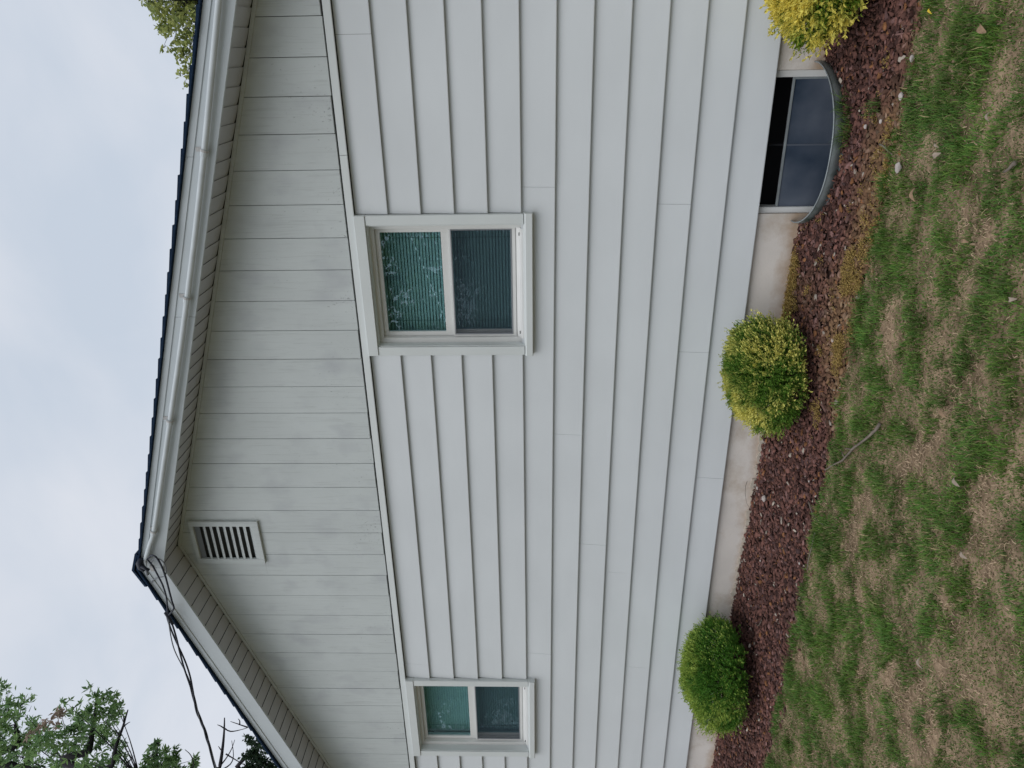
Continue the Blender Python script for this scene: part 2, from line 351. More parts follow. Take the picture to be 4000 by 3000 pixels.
# near lawn: one fine sheet; z fades to 0 at its borders where the far sheet butts on
def near_z(X, Y):
    f = np.clip(np.minimum(np.minimum(X + 10, 4 - X), np.minimum(Y + 6, 100)) / 0.6, 0, 1)
    return lawn_h(X, Y) * f - 0.004 * (1 - f)
sheet('lawn', np.linspace(-10, 4, 281), np.linspace(-6, EDGE, 101), near_z, M['soil'])
mb = MB()
for x0, x1, y0, y1 in [(-400, 400, -400, -6), (-400, -10, -6, EDGE), (4, 400, -6, EDGE), (-400, XL - 0.05, EDGE, 400), (XR + 0.05, 400, EDGE, 400), (XL - 0.05, XR + 0.05, HD + 0.02, 400)]:
    mb.poly([(x0, y0, -0.004), (x1, y0, -0.004), (x1, y1, -0.004), (x0, y1, -0.004)], [(0, 1, 2, 3)])
mb.build('far_lawn', M['far'], kind='structure')
# soil of the mulch bed, with the hole of the window well left open
def bed_h(x, y):
    return 0.012 * (fbm(x * 3, y * 3, 40) - 0.5) + 0.035 * np.exp(-((x + 4.0) / 0.8) ** 2) * np.clip(1 + y / 0.6, 0, 1) - 0.012 - 0.02 * np.exp(-((x + 0.56) / 0.6) ** 2) * np.clip((y + 1.0) / 0.4, 0, 1)
xs = np.concatenate([np.linspace(XL - 0.05, WX0, 100)[:-1], np.linspace(WX0, WX1, 60), np.linspace(WX1, XR + 0.05, 40)[1:]])
T = np.linspace(0, 1, 24)
V = []
for tt in T:
    for x in xs:
        y1 = min(well_y(x), 0.03 if not (WX0 < x < WX1) else -0.001); y = EDGE + (y1 - EDGE) * tt
        V.append((x, y, float(bed_h(np.array(x), np.array(y)))))
nx = len(xs); I, J = np.meshgrid(np.arange(nx - 1), np.arange(len(T) - 1)); a = (J * nx + I).ravel()
M['bedsoil'] = mat('bed_soil', (0.045, 0.026, 0.02), 0.95, 0.3, 25, bump=0.6, bscale=60, spec=0.1)
npmesh('mulch_bed_soil', V, np.stack([a, a + 1, a + nx + 1, a + nx], 1), M['bedsoil'], smooth=True)['kind'] = 'structure'

def splash(m):
    t = m.node_tree; b = t.nodes['Principled BSDF']; base = b.inputs['Base Color'].links[0].from_socket
    g = t.nodes.new('ShaderNodeNewGeometry'); sx = t.nodes.new('ShaderNodeSeparateXYZ'); t.links.new(g.outputs['Position'], sx.inputs[0])
    mr = t.nodes.new('ShaderNodeMapRange'); mr.inputs[1].default_value = 0.14; mr.inputs[2].default_value = 0.0; mr.inputs[3].default_value = -0.35; mr.inputs[4].default_value = 0.45
    t.links.new(sx.outputs['Z'], mr.inputs[0])
    n = t.nodes.new('ShaderNodeTexNoise'); n.inputs['Scale'].default_value = 7; n.inputs['Detail'].default_value = 7; n.inputs['Roughness'].default_value = 0.65
    t.links.new(g.outputs['Position'], n.inputs['Vector'])
    ad = t.nodes.new('ShaderNodeMath'); ad.operation = 'ADD'; t.links.new(n.outputs['Fac'], ad.inputs[0]); t.links.new(mr.outputs[0], ad.inputs[1])
    r = t.nodes.new('ShaderNodeValToRGB'); r.color_ramp.elements[0].position = 0.45; r.color_ramp.elements[1].position = 1.0
    r.color_ramp.elements[0].color = (0, 0, 0, 1); r.color_ramp.elements[1].color = (.8, .8, .8, 1); t.links.new(ad.outputs[0], r.inputs[0])
    mm = t.nodes.new('ShaderNodeMix'); mm.data_type = 'RGBA'; mm.inputs[7].default_value = (0.42, 0.28, 0.17, 1)
    t.links.new(r.outputs[0], mm.inputs[0]); t.links.new(base, mm.inputs[6]); t.links.new(mm.outputs[2], b.inputs['Base Color'])
splash(M['found'])
# ------------------------------------------------------------------ the house
house = empty('house', (AX, 0, 0), 'pale lap sided house with two windows and vertical boards in its gable', 'house')
LZ = lambda k: 2.6816 - 0.2032 * k
LXc = {1: (-1.391,), 2: (-5.279,)}
WIN = [(-1.391,), (-5.279,)]
WHW, WT, WB = 0.461, 2.686, 1.598        # half width, top and bottom of the outer casing
OPX, OPT, OPB = 0.398, 2.617, 1.652
# wall core behind siding, with the openings left free
core = MB()
def wallbox(x0, x1, z0, z1): core.box(x0, x1, 0.022, 0.14, z0, z1)
edges = [XL] + sum([[c[0] - OPX - 0.003, c[0] + OPX + 0.003] for c in reversed(WIN)], []) + [XR]
for i in range(0, 6, 2): wallbox(edges[i], edges[i + 1], OPB, OPT)
wallbox(XL, XR, OPT, 2.733); wallbox(XL, XR, 0.27, OPB)
core.plate([(XL, 0.012, 2.733), (XR, 0.012, 2.733), (AX, 0.012, AZ + 0.0)], (0, 0.12, 0))
core.build('wall_core', M['sheath'], house)
mb = MB(); mb.box(XL, XL + 0.14, 0.14, HD, -0.3, 2.9); mb.box(XR - 0.14, XR, 0.14, HD, -0.3, 2.9); mb.box(XL, XR, HD - 0.12, HD, -0.3, 2.733)
mb.plate([(XL, HD - 0.12, 2.733), (XR, HD - 0.12, 2.733), (AX, HD - 0.12, AZ)], (0, 0.12, 0)); mb.build('rear_wall', M['siding'], house)
mb = MB(); mb.box(XL + .14, XR - .14, 0.14, HD - .12, 0.20, 0.26); mb.build('floor', M['sheath'], house)

# lap boards, row by row, cut at the real joints and at the window casings
joints = {}
for x, y in [(1370 + 40, 133), (2103, 732), (2220, 1700), (2312, 2130), (2415, 2240), (2707, 1378), (2772, 1870), (2483, 2610), (1620, 2598), (2110, 2556), (2700, 798)]:
    p = at(x, y, 1, 0.0); k = int(math.floor((2.6816 - p.z) / 0.2032)); joints.setdefault(k, []).append(p.x)
for k in range(12):
    zt, zb = LZ(k), LZ(k + 1)
    cuts = sorted([XL, XR] + joints.get(k, []) + ([-7.0] if k % 3 == 0 else []))
    segs = [(cuts[i], cuts[i + 1]) for i in range(len(cuts) - 1)]
    if k <= 4:
        for (c,) in WIN:
            n = []
            for a0, a1 in segs:
                l, r = c - WHW - 0.002, c + WHW + 0.002
                if a1 <= l or a0 >= r: n.append((a0, a1)); continue
                if a0 < l: n.append((a0, l))
                if a1 > r: n.append((r, a1))
            segs = n
    for a0, a1 in segs:
        if a1 - a0 < 0.02: continue
        g = 0.0008
        j = random.uniform(-0.0008, 0.0008)
        nseg = max(1, int((a1 - a0) / 0.5)); b_ = MB()
        top = zt + 0.0 if k else zt - 0.003
        prof = lambda d: [(0.0185, zb + 0.012), (0.0060, zb + 0.0105), (0.0055 , zb + 0.004), (0.0 + d, zb + 0.0015), (-0.0012 + d, zb + 0.006), (0.0190, top + 0.004), (0.0215, top + 0.004)]
        P = prof(j); b_.prism(P, a0 + g, a1 - g)
        b_.build('siding_board', M['siding'], house)
mb = MB(); mb.box(XL, XR, 0.0185, 0.0215, LZ(12) + 0.013, 2.735); 
# gable boards
def zs(x): return AZ - MS * abs(x - AX)
GB = 2.741
k = 0; x0 = 0.1524 + 0.2032 * 6
VX0, VX1, VZ0, VZ1 = -3.578, -3.186, 3.660, 4.185
while x0 > XL:
    a1 = min(x0, XR) - 0.0016; a0 = max(x0 - 0.2032, XL) + 0.0016
    if a1 - a0 > 0.02:
        zb = GB + random.uniform(-0.003, 0.004)
        def board(a0, a1, zb, ztop=None, y=0.0):
            yb = -0.010 + y; pts = []
            if ztop is not None: pts = [(a0, yb, zb), (a1, yb, zb), (a1, yb, ztop), (a0, yb, ztop)]
            else:
                pts = [(a0, yb, zb), (a1, yb, zb), (a1, yb, max(zs(a1) - 0.003, zb + .002))]
                if a0 < AX < a1: pts.append((AX, yb, zs(AX) - 0.003))
                pts.append((a0, yb, max(zs(a0) - 0.003, zb + .002)))
            MB().plate(pts, (0, 0.019, 0)).build('gable_board', M['gable'], house, bevel=0.001)
        yv = random.uniform(-0.0012, 0.0012)
        if a1 > VX0 and a0 < VX1:
            board(a0, a1, zb, VZ0 + 0.01, yv)
            if a1 > VX1 + .01: board(VX1 - 0.01, a1, VZ0 + 0.01, None, yv)
            if a0 < VX0 - .01: board(a0, VX0 + 0.01, VZ0 + 0.01, None, yv)
            b_ = MB(); l = max(a0, VX0 + .01); r = min(a1, VX1 - .01)
            board(l, r, VZ1 - 0.01, None, yv) if zs(min(l, r)) > VZ1 + .01 and r - l > .01 else None
        else: board(a0, a1, zb, None, yv)
    x0 -= 0.2032
# drip band between gable and lap siding (two lengths)
XJ = at(1327, 606, 1, 0).x
for a0, a1 in [(XL, XJ - 0.001), (XJ + 0.001, XR)]:
    MB().prism([(0.012, 2.690), (-0.012, 2.683), (-0.014, 2.687), (-0.010, 2.7305), (0.012, 2.7335)], a0, a1).build('drip_band', M['trim'], house, bevel=0.001)
# foundation
mb = MB(); g0, g1 = at(3040, 281, 1, 0.03).x, at(2963, 828, 1, 0.03).x
BWX1, BWX0 = -0.160, -0.958       # basement window outer
mb.box(XL + .02, BWX0, 0.03, 0.25, -0.7, LZ(12) + 0.02); mb.box(BWX1, XR - .02, 0.03, 0.25, -0.7, LZ(12) + 0.02)
mb.box(BWX0, BWX1, 0.03, 0.25, -0.7, -0.32)
mb.box(XL + .02, XL + .2, 0.25, HD - .02, -0.7, 0.25); mb.box(XR - .2, XR - .02, 0.25, HD - .02, -0.7, 0.25)
fo = mb.build('foundation', M['found'], house)
# crumbling parging along the foot of the foundation
for x0_, n in [(-3.15, 26), (-4.9, 10), (-1.05, 6)]:
    for i in range(n):
        pass
pg = MB()
xx = -2.35
while xx > -4.0:
    wv = random.uniform(0.03, 0.09); h = 0.022 + 0.022 * random.random() + bed_h(np.array(xx), np.array(0.0))
    pts = [(xx, 0.0275, -0.05), (xx - wv, 0.0275, -0.05), (xx - wv, 0.0275, h * random.uniform(.6, 1.1)), (xx - wv * .6, 0.0275, h * random.uniform(.8, 1.3)), (xx - wv * .3, 0.0275, h), (xx, 0.0275, h * random.uniform(.5, 1.1))]
    pg.plate(pts, (0, -0.008, 0)); xx -= wv + random.choice([0.001, 0.002, 0.02])
pg.build('parging_patch', M['parge'], fo)

# basement window
bw = empty('tmp', (0, 0, 0), None, None); bpy.data.objects.remove(bw)
mb = MB(); t_ = 0.038
mb.box(BWX0 + .001, BWX1 - .001, 0.046, 0.12, -0.319, -0.29); mb.box(BWX0 + .001, BWX0 + t_, 0.045, 0.12, -0.319, 0.262); mb.box(BWX1 - t_, BWX1 - .001, 0.045, 0.12, -0.319, 0.262)
bwin = mb.build('basement_window', M['vinyl'], house, bevel=0.003)
bwin['label'] = 'dark basement window with grey frame half sunk in the metal window well'
MB().box(BWX0 + t_, BWX1 - t_, 0.055, 0.075, -0.289, -0.275).build('bottom_rail', M['vinyl'], bwin, bevel=0.002)
MB().box(BWX0 + t_, BWX1 - t_, 0.052, 0.068, 0.118, 0.130).build('glazing_bar', M['rim'], bwin, bevel=0.001)
MB().box(BWX1 - t_ - 0.012, BWX1 - t_ - 0.0005, 0.054, 0.068, -0.275, 0.118).build('stile', M['rim'], bwin, bevel=0.001)
MB().box(BWX0 + t_ + 0.001, BWX1 - t_ - 0.012, 0.058, 0.062, -0.275, 0.118).build('lower_pane', M['hazy'], bwin)
MB().box(-0.570, -0.558, 0.07, 0.082, -0.285, 0.262).build('mullion', M['black'], bwin, bevel=0.002)
MB().box(-0.569, -0.559, 0.0560, 0.0575, -0.275, 0.117).build('pane_divider', M['dustline'], bwin)
MB().box(BWX0, BWX1, 0.24, 0.26, -0.3, 0.27).build('dark_interior', M['black'], bwin)

# double-hung windows
def window(cx, full, lab):
    D = 0.075                      # recess of the vinyl unit behind the wall face
    mb = MB(); # vinyl main frame
    l, r = cx - OPX, cx + OPX
    f = 0.036
    mb.box(l, l + f, D - .03, D + .07, OPB, OPT); mb.box(r - f, r, D - .03, D + .07, OPB, OPT)
    mb.box(l + f, r - f, D - .03, D + .07, OPT - .028, OPT); mb.prism([(D - .06, OPB), (D + .07, OPB), (D + .07, OPB + .058), (D - .012, OPB + .050), (D - .03, OPB + .028), (D - .06, OPB + 0.020)], l + f, r - f)
    w = mb.build('window', M['vinyl'], house, bevel=0.002); w['label'] = lab
    # liner of the opening
    mb = MB(); mb.box(l - .002, l - .0005 + .004, -0.014, D - .031, OPB, OPT); mb.box(r - .004, r + .002, -0.014, D - .031, OPB, OPT); mb.box(l + .0045, r - .0045, -0.014, D - .031, OPT - .004, OPT + .001)
    mb.build('reveal', M['trim'], w)
    # casing boards and sill
    MB().box(cx - WHW, cx + WHW, -0.030, 0.016, OPT + .002, WT).build('header_casing', M['trim'], w, bevel=0.0025)
    MB().box(cx - WHW, l - .003, -0.024, 0.016, OPB + .002, OPT + .001).build('casing_board', M['trim'], w, bevel=0.0025)
    MB().box(r + .003, cx + WHW, -0.024, 0.016, OPB + .002, OPT + .001).build('casing_board', M['trim'], w, bevel=0.0025)
    MB().prism([(-0.036, WB + .004), (-0.030, WB), (0.016, WB), (D - .062, OPB - .002), (D - .062, OPB + .006), (-0.028, OPB - 0.004), (-0.036, OPB - 0.009)], cx - WHW - .004, cx + WHW + .004).build('sill', M['trim'], w, bevel=0.0015)
    # weep slots
    mb = MB()
    for sx in (l + f + .03, r - f - .045): mb.box(sx, sx + .02, D - .0485, D - .046, OPB + .0285, OPB + .0345)
    mb.build('weep_slot', M['gasket'], w)
    il, ir, it, ib = l + f, r - f, OPT - .028, OPB + .052
    MID0, MID1 = 2.125, 2.175
    def ringbox(x0, x1, z0, z1, y0, y1, wl, wr, wt, wb_, name, m, bev=.0015):
        b = MB(); b.box(x0, x0 + wl, y0, y1, z0, z1); b.box(x1 - wr, x1, y0, y1, z0, z1); b.box(x0 + wl, x1 - wr, y0, y1, z1 - wt, z1); b.box(x0 + wl, x1 - wr, y0, y1, z0, z0 + wb_)
        return b.build(name, m, w, bevel=bev)
    ringbox(il + .001, ir - .001, MID0, it - .001, D + .005, D + .035, .030, .028, .028, MID1 - MID0, 'upper_sash', M['vinyl'])
    ringbox(il + .001, ir - .001, ib, MID0 + .03, D + .036, D + .062, .030, .028, .030, .036, 'lower_sash', M['vinyl'])
    MB().box(il + .031, ir - .029, D + .018, D + .022, MID1, it - .029).build('upper_glass', M['glass'], w)
    MB().box(il + .031, ir - .029, D + .047, D + .051, ib + .036, MID0).build('lower_glass', M['glass'], w)
    # half screen in front of the lower sash
    ringbox(il + .001, ir - .001, ib + .003, MID0 - .001, D - .008, D + .004, .012, .010, .010, .022, 'screen_surround', M['vinyl'])
    ringbox(il + .013, ir - .011, ib + .026, MID0 - .011, D - .010, D - .002, .010, .006, .007, .008, 'screen_frame', M['screenframe'], .001)
    MB().box(il + .023, ir - .017, D - .0065, D - .0055, ib + .034, MID0 - .018).build('insect_screen', M['screen'], w)
    return w, (il, ir, ib, it, D)
w1, g1_ = window(-1.391, True, 'double hung window with horizontal blinds, between bushes and basement window')
w2, g2_ = window(-5.279, True, 'double hung window with a closed pale shade, farthest from the camera')
def blind(cx, loc_y, lab, tilt, pitch, fold):
    root = empty('window_blind', (cx, loc_y, OPT), lab, 'blind', 'blinds hanging behind the two double hung windows')
    hw = 0.37; n = int(0.93 / pitch)
    me = bpy.data.meshes.new('slat'); c, s = math.cos(tilt), math.sin(tilt); hwid = pitch * 0.49
    pts = []
    for x in (-hw, hw):
        for a, b in ((-1, -.0), (0, .0012 * 2), (1, 0)):
            yy, zz = a * hwid, b; pts.append((x, yy * c - zz * s, yy * s + zz * c))
    me.from_pydata(pts, [], [(0, 1, 4, 3), (1, 2, 5, 4)]); me.materials.append(M['blind'])
    for i in range(n): link('slat', me, None, root, loc=(0, 0, -0.03 - i * pitch))
    MB().box(cx - hw, cx + hw, loc_y - .015, loc_y + .015, OPT - .028, OPT).build('head_rail', M['blind'], root)
    for sx in (-.28, .28):
        MB().tube([(cx + sx, loc_y - .012, OPT - .03), (cx + sx, loc_y - .012, OPT - .95)], .0012, 4).build('ladder_cord', M['gasket'], root)
    return root
blind(-1.391, 0.165, 'horizontal slat blind seen through the window beside the basement window side', math.radians(64), 0.0205, 0)
blind(-5.279, 0.165, 'closed pale blind behind the farther double hung window', math.radians(84), 0.0205, 0)

# gable vent
mb = MB(); fw = 0.045; y0, y1 = -0.034, -0.0125
mb.box(VX0, VX0 + fw, y0, y1, VZ0, VZ1 - .0); mb.box(VX1 - fw, VX1, y0, y1, VZ0, VZ1); mb.box(VX0 + fw, VX1 - fw, y0, y1, VZ0, VZ0 + fw); mb.box(VX0 + fw, VX1 - fw, y0, y1, VZ1 - 0.030, VZ1)
vent = mb.build('gable_vent', M['gable'], house, bevel=0.002); vent['label'] = 'white louvred attic vent just under the roof peak'
nv = 8; zl, zh = VZ0 + fw, VZ1 - 0.072
MB().box(VX0 + fw + .001, VX1 - fw - .001, -0.018, -0.014, VZ1 - 0.072, VZ1 - 0.031).build('vent_screen', M['vscreen'], vent)
for i in range(nv):
    z = zh - (zh - zl) * (i + 0.5) / nv
    MB().hexa([(VX0 + fw + .001, -0.030, z - .026), (VX1 - fw - .001, -0.030, z - .026), (VX1 - fw - .001, 0.012, z + .012), (VX0 + fw + .001, 0.012, z + .012), (VX0 + fw + .001, -0.030, z - .010), (VX1 - fw - .001, -0.030, z - .010), (VX1 - fw - .001, 0.012, z + .018), (VX0 + fw + .001, 0.012, z + .018)]).build('louvre_slat', M['gable'], vent)
MB().box(VX0 + .02, VX1 - .02, 0.0145, 0.018, VZ0 + .02, VZ1 - .015).build('vent_backing', M['black'], vent)

# rake: soffit panels, channel, fascia, drip edge, shingles
OH = 0.28; EV = 5.15
def slope_piece(name, a, b, o0, o1, y0, y1, m, bev=0.0, parent=house, yb0=None):
    """piece between |x-AX| = a..b on one side (sign in a,b), offsets above the soffit line"""
    x0, x1 = sorted((a, b))
    zz = lambda x: AZ - MS * abs(x - AX)
    return MB().hexa([(x0, y0, zz(x0) + o0), (x1, y0, zz(x1) + o0), (x1, y1, zz(x1) + o0), (x0, y1, zz(x0) + o0),
                      (x0, y0, zz(x0) + o1), (x1, y0, zz(x1) + o1), (x1, y1, zz(x1) + o1), (x0, y1, zz(x0) + o1)]).build(name, m, parent, bevel=bev)
PW = 0.0975
for sgn in (1, -1):
    for i in range(int(EV / PW)):
        xa = AX + sgn * (i * PW + (0.0 if sgn > 0 else 0)); xb = AX + sgn * ((i + 1) * PW)
        ch = 0.019; g = 0.0003
        xa2, xb2 = xa + sgn * g, xb - sgn * g
        za, zb = zs(xa2), zs(xb2)
        la, lb = (0.0055, 0.0) if sgn > 0 else (0.0, 0.006)          # lapped edge sits lower
        pts = [(xa2, -OH + .002, za + la), (xb2, -OH + .002, zb + lb), (xb2, -0.016, zb + lb), (xa2 + sgn * ch * .8, -0.016, zs(xa2 + sgn * ch * .8) + la + .001), (xa2, -0.016 - ch, za + la)]
        MB().plate(pts, (0, 0, 0.0015)).build('soffit_panel', M['soffit'], house)
    slope_piece('soffit_channel', AX, AX + sgn * EV, -0.024, -0.0005, -0.0205, -0.0115, M['gable'], .001)
# attic side above the soffit kept dark
for sgn in (1, -1): slope_piece('rake_lining', AX, AX + sgn * EV, 0.045, 0.05, -OH + .012, 0.0, M['black'])
FJ = {1: [at(755, 613, 1, -.29).x, at(700, 1240, 1, -.29).x], -1: [-6.4]}
for sgn in (1, -1):
    cuts = sorted([AX, AX + sgn * EV] + FJ[sgn])
    up = sorted([AX, AX + sgn * EV] + FJ[sgn][:1])
    lo = sorted([AX, AX + sgn * EV] + FJ[sgn][1:])
    for i in range(len(lo) - 1):
        slope_piece('fascia_board', lo[i] + .0006, lo[i + 1] - .0006, -0.012, 0.118, -OH - .004, -OH + .012, M['fascia'], .0015)
    for i in range(len(up) - 1):
        slope_piece('drip_edge', up[i] + .0006, up[i + 1] - .0006, 0.114, 0.158, -OH - .010, -OH + .012, M['fascia'], .0015)
slope_piece('roof_deck', AX, AX + EV, 0.12, 0.165, -OH + .013, HD + .28, M['sheath'])
slope_piece('roof_deck', AX, AX - EV, 0.12, 0.165, -OH + .013, HD + .28, M['sheath'])
for sgn in (1, -1):
    MB().box(*sorted((AX + sgn * EV, AX + sgn * (EV + .02))), -OH, HD + .28, zs(AX + EV) - .03, zs(AX + EV) + .16).build('eave_fascia', M['fascia'], house)
    MB().box(*sorted((AX + sgn * 4.75, AX + sgn * EV)), 0, HD, zs(AX + EV) + .0, zs(AX + EV) + .01).build('eave_soffit', M['soffit'], house)
CW = 0.139
rear = MB()
for sgn in (1, -1):
    n = int((EV + .03) / CW) + 1
    for i in range(n):
        d0, d1 = i * CW, (i + 1) * CW
        xa, xb = AX + sgn * d0, AX + sgn * min(d1 + 0.0, EV + .04)
        za, zb = zs(xa) + 0.160, zs(xb) + 0.160
        th = 0.010
        e = random.uniform(-0.003, 0.003)
        ya = -OH - 0.032 + e
        def pc(mbx, ya, yb):
            x0, x1 = (xa, xb) if sgn > 0 else (xb, xa)
            zz0, zz1 = (za, zb) if sgn > 0 else (zb, za)
            t0, t1 = (0.010, th + .010) if sgn > 0 else (th + .010, 0.010)
            mbx.hexa([(x0, ya, zz0), (x1, ya, zz1), (x1, yb, zz1), (x0, yb, zz0), (x0, ya, zz0 + t0), (x1, ya, zz1 + t1), (x1, yb, zz1 + t1), (x0, yb, zz0 + t0)])
        cutY = 0.6 + random.uniform(-.2, .2)
        a_ = MB(); pc(a_, ya, cutY - .003); a_.build('shingle', M['shingle'], house)
        pc(rear, cutY, HD + .3)
rear.build('roof_shingles', M['shingle'], house, kind='stuff')
# ridge cap pieces
for i in range(8):
    y0 = -OH - 0.035 + i * 0.14
    b_ = MB()
    for sgn in (1, -1):
        xa, xb = AX, AX + sgn * 0.15
        b_.plate([(xa, y0, AZ + 0.205), (xb, y0, zs(xb) + 0.196), (xb, y0 + .15, zs(xb) + 0.188), (xa, y0 + .15, AZ + 0.197)], (0, 0, -0.018))
    b_.build('ridge_cap_shingle', M['shingle'], house)

# ------------------------------------------------------------------ conduit, service head and cables
YC = -0.312
cp = [at(x, y, 1, YC) for x, y in [(855, 0), (826, 300), (799, 580), (769, 860), (733, 1152), (700, 1400), (666, 1636), (635, 1850), (603, 2067), (585, 2130), (569, 2185)]]
d0 = (cp[0] - cp[1]).normalized()
cp = [cp[0] + d0 * 1.2, cp[0] + d0 * .5] + cp
def smooth(pts, n=6):
    o = []
    for i in range(len(pts) - 1):
        p0 = pts[max(i - 1, 0)]; p1 = pts[i]; p2 = pts[i + 1]; p3 = pts[min(i + 2, len(pts) - 1)]
        for k in range(n):
            t = k / n
            o.append(0.5 * ((2 * p1) + (p2 - p0) * t + (2 * p0 - 5 * p1 + 4 * p2 - p3) * t * t + (3 * p1 - p0 - 3 * p2 + p3) * t ** 3))
    o.append(pts[-1]); return o
cond = empty('conduit', tuple(cp[2]), 'grey painted conduit strapped along the right hand rake board up to the roof peak', 'conduit')
MB().tube(smooth(cp), 0.0165, 12).build('pipe', M['conduit'], cond, smooth=True)
for (x, y) in [(799, 585), (731, 1160), (665, 1640), (601, 2072)]:
    p = at(x, y, 1, YC); dr = Vector((0.95, 0, -0.32)).normalized()
    if y > 0:
        MB().tube([p - dr * .035, p + dr * .002], [.0205, .0205], 12).build('coupling', M['conduit'], cond, smooth=False)
        b_ = MB(); b_.tube([p - dr * .012, p - dr * .0], [.023, .023], 12)
        b_.box(p.x - .012, p.x + .012, -OH - .0075, -OH - .0045, p.z + .005, p.z + .06); b_.build('strap', M['rust'], cond)
# service head: small black insulator cap at the peak
hp = at(560, 2200, 1, YC - .01)
head = empty('weatherhead', tuple(hp), 'small black weatherhead with splice connectors at the roof peak', 'weatherhead')
MB().tube([hp + Vector((.04, 0, .005)), hp + Vector((.01, -.01, .02)), hp + Vector((-.02, -.02, .01)), hp + Vector((-.045, -.02, -.012))], [.018, .026, .026, .02], 10).build('cap', M['cable'], head, smooth=True)
MB().box(hp.x - .10, hp.x - .05, -OH - .012, -OH - .005, hp.z - .045, hp.z - .015).build('mounting_plate', M['rust'], head, bevel=.002)
MB().tube([hp + Vector((-.02, -.03, -.03)), hp + Vector((-.075, -.035, -.03))], [.010, .012], 8).build('splice_connector', M['cablegrey'], head, smooth=True)
MB().tube([hp + Vector((.00, -.035, .00)), hp + Vector((-.03, -.04, -.055))], [.011, .011], 8).build('splice_connector', M['cable'], head, smooth=True)
# wires looping from the head to the dead-end clamp, then off to the pole
clampP = at(655, 2405, 1, -0.36)
def zpt(X, Y, yy): return at(500 + X / 4.1475, 2050 + Y / 4.1475, 1, yy)
loopA = [zpt(305, 550, -.33), zpt(400, 670, -.35), zpt(500, 850, -.37), zpt(570, 1000, -.37), zpt(625, 1200, -.37), clampP]
loopB = [zpt(330, 540, -.34), zpt(385, 495, -.37), zpt(460, 530, -.39), zpt(540, 660, -.39), zpt(610, 850, -.385), zpt(670, 1080, -.375), zpt(712, 1240, -.37), zpt(742, 1340, -.37), zpt(715, 1400, -.37), clampP]
loopC = [zpt(380, 610, -.33), zpt(420, 560, -.36), zpt(480, 545, -.38), zpt(560, 590, -.39), zpt(612, 680, -.385), zpt(620, 760, -.38), zpt(590, 830, -.37), zpt(480, 860, -.33), zpt(410, 890, -.31), zpt(385, 940, -.30)]
sv = empty('service_cable', tuple(clampP), 'black twisted service cables looping from the roof peak and running off past the far rake', 'cable')
MB().tube(smooth(loopA), .0062, 7).build('wire', M['cable'], sv, smooth=True)
MB().tube(smooth(loopB), .0068, 7).build('wire', M['cable'], sv, smooth=True)
MB().tube(smooth(loopC), .0042, 7).build('ground_wire', M['cablegrey'], sv, smooth=True)
MB().tube([clampP + Vector((.03, 0, .015)), clampP, clampP + Vector((-.08, -.005, -.022))], [.009, .014, .011], 8).build('clamp', M['cable'], sv, smooth=True)
ypl = [-.36, -.365, -.36, -.35, -.335, -.32]
run = [clampP] + [at(x, y, 1, yy) for (x, y), yy in zip([(690, 2526), (740, 2657), (771, 2780), (802, 2862), (842, 3000)], ypl[1:])]
dlast = (run[-1] - run[-2]).normalized()
run += [run[-1] + dlast * 2 + Vector((0, .05, .05)), run[-1] + dlast * 8 + Vector((0, .3, .9)), run[-1] + dlast * 18 + Vector((0, 1, 4))]
run = smooth(run, 16)
for ph, rr, m in ((0, .0070, 'cable'), (2.1, .0070, 'cable'), (4.2, .0045, 'cablegrey')):
    pts = []
    for i, p in enumerate(run):
        s_ = i / 16.0; spread = .0085
        if s_ < 2.2: spread = .0085 + .020 * math.sin(math.pi * s_ / 2.2)
        a = ph + s_ * 1.4 if s_ < 2.2 else ph + 3.08 + (s_ - 2.2) * 3.2
        pts.append(p + Vector((0.3 * math.cos(a), math.sin(a), 0.9 * math.cos(a))) * spread * .8)
    MB().tube(pts, rr, 6).build('wire', M[m], sv, smooth=True)

# ------------------------------------------------------------------ window well
wx = np.linspace(WX0, WX1, 72)
outer = [(float(x), well_y(float(x)) + (0.028 if i in (0, 71) else 0)) for i, x in enumerate(wx)]
# resample evenly for a clean curve
def resample(pts, n):
    P = np.array(pts); d = np.r_[0, np.cumsum(np.hypot(*np.diff(P, axis=0).T))]; t = np.linspace(0, d[-1], n)
    return np.stack([np.interp(t, d, P[:, 0]), np.interp(t, d, P[:, 1])], 1)
wc = resample([(WX0, 0.028)] + [(x, well_y(x)) for x in np.linspace(WX0 + .001, WX1 - .001, 300)] + [(WX1, 0.028)], 80)
well = empty('window_well', (-0.56, -0.2, 0), 'curved galvanised metal window well in front of the basement window', 'window well')
V = []; F = []; zz = np.linspace(0.030, -0.55, 40)
for k, z in enumerate(zz):
    corr = 0.007 * math.sin(k * 1.05)
    for i, (x, y) in enumerate(wc):
        tx, ty = wc[min(i + 1, 79)] - wc[max(i - 1, 0)]; L = math.hypot(tx, ty); nx_, ny_ = ty / L, -tx / L
        V.append((x + nx_ * corr, y + ny_ * corr, z))
for k in range(39):
    for i in range(79): F.append((k * 80 + i, k * 80 + i + 1, (k + 1) * 80 + i + 1, (k + 1) * 80 + i))
npmesh('well_wall', V, F, M['galv'], well, smooth=True)
MB().tube([(x, y, 0.033) for x, y in wc], 0.0042, 7).build('rim', M['rim'], well, smooth=True)
MB().poly([(WX0, -WD, -.55), (WX1, -WD, -.55), (WX1, 0.03, -.55), (WX0, 0.03, -.55)], [(0, 1, 2, 3)]).build('gravel_bottom', M['bedsoil'], well)

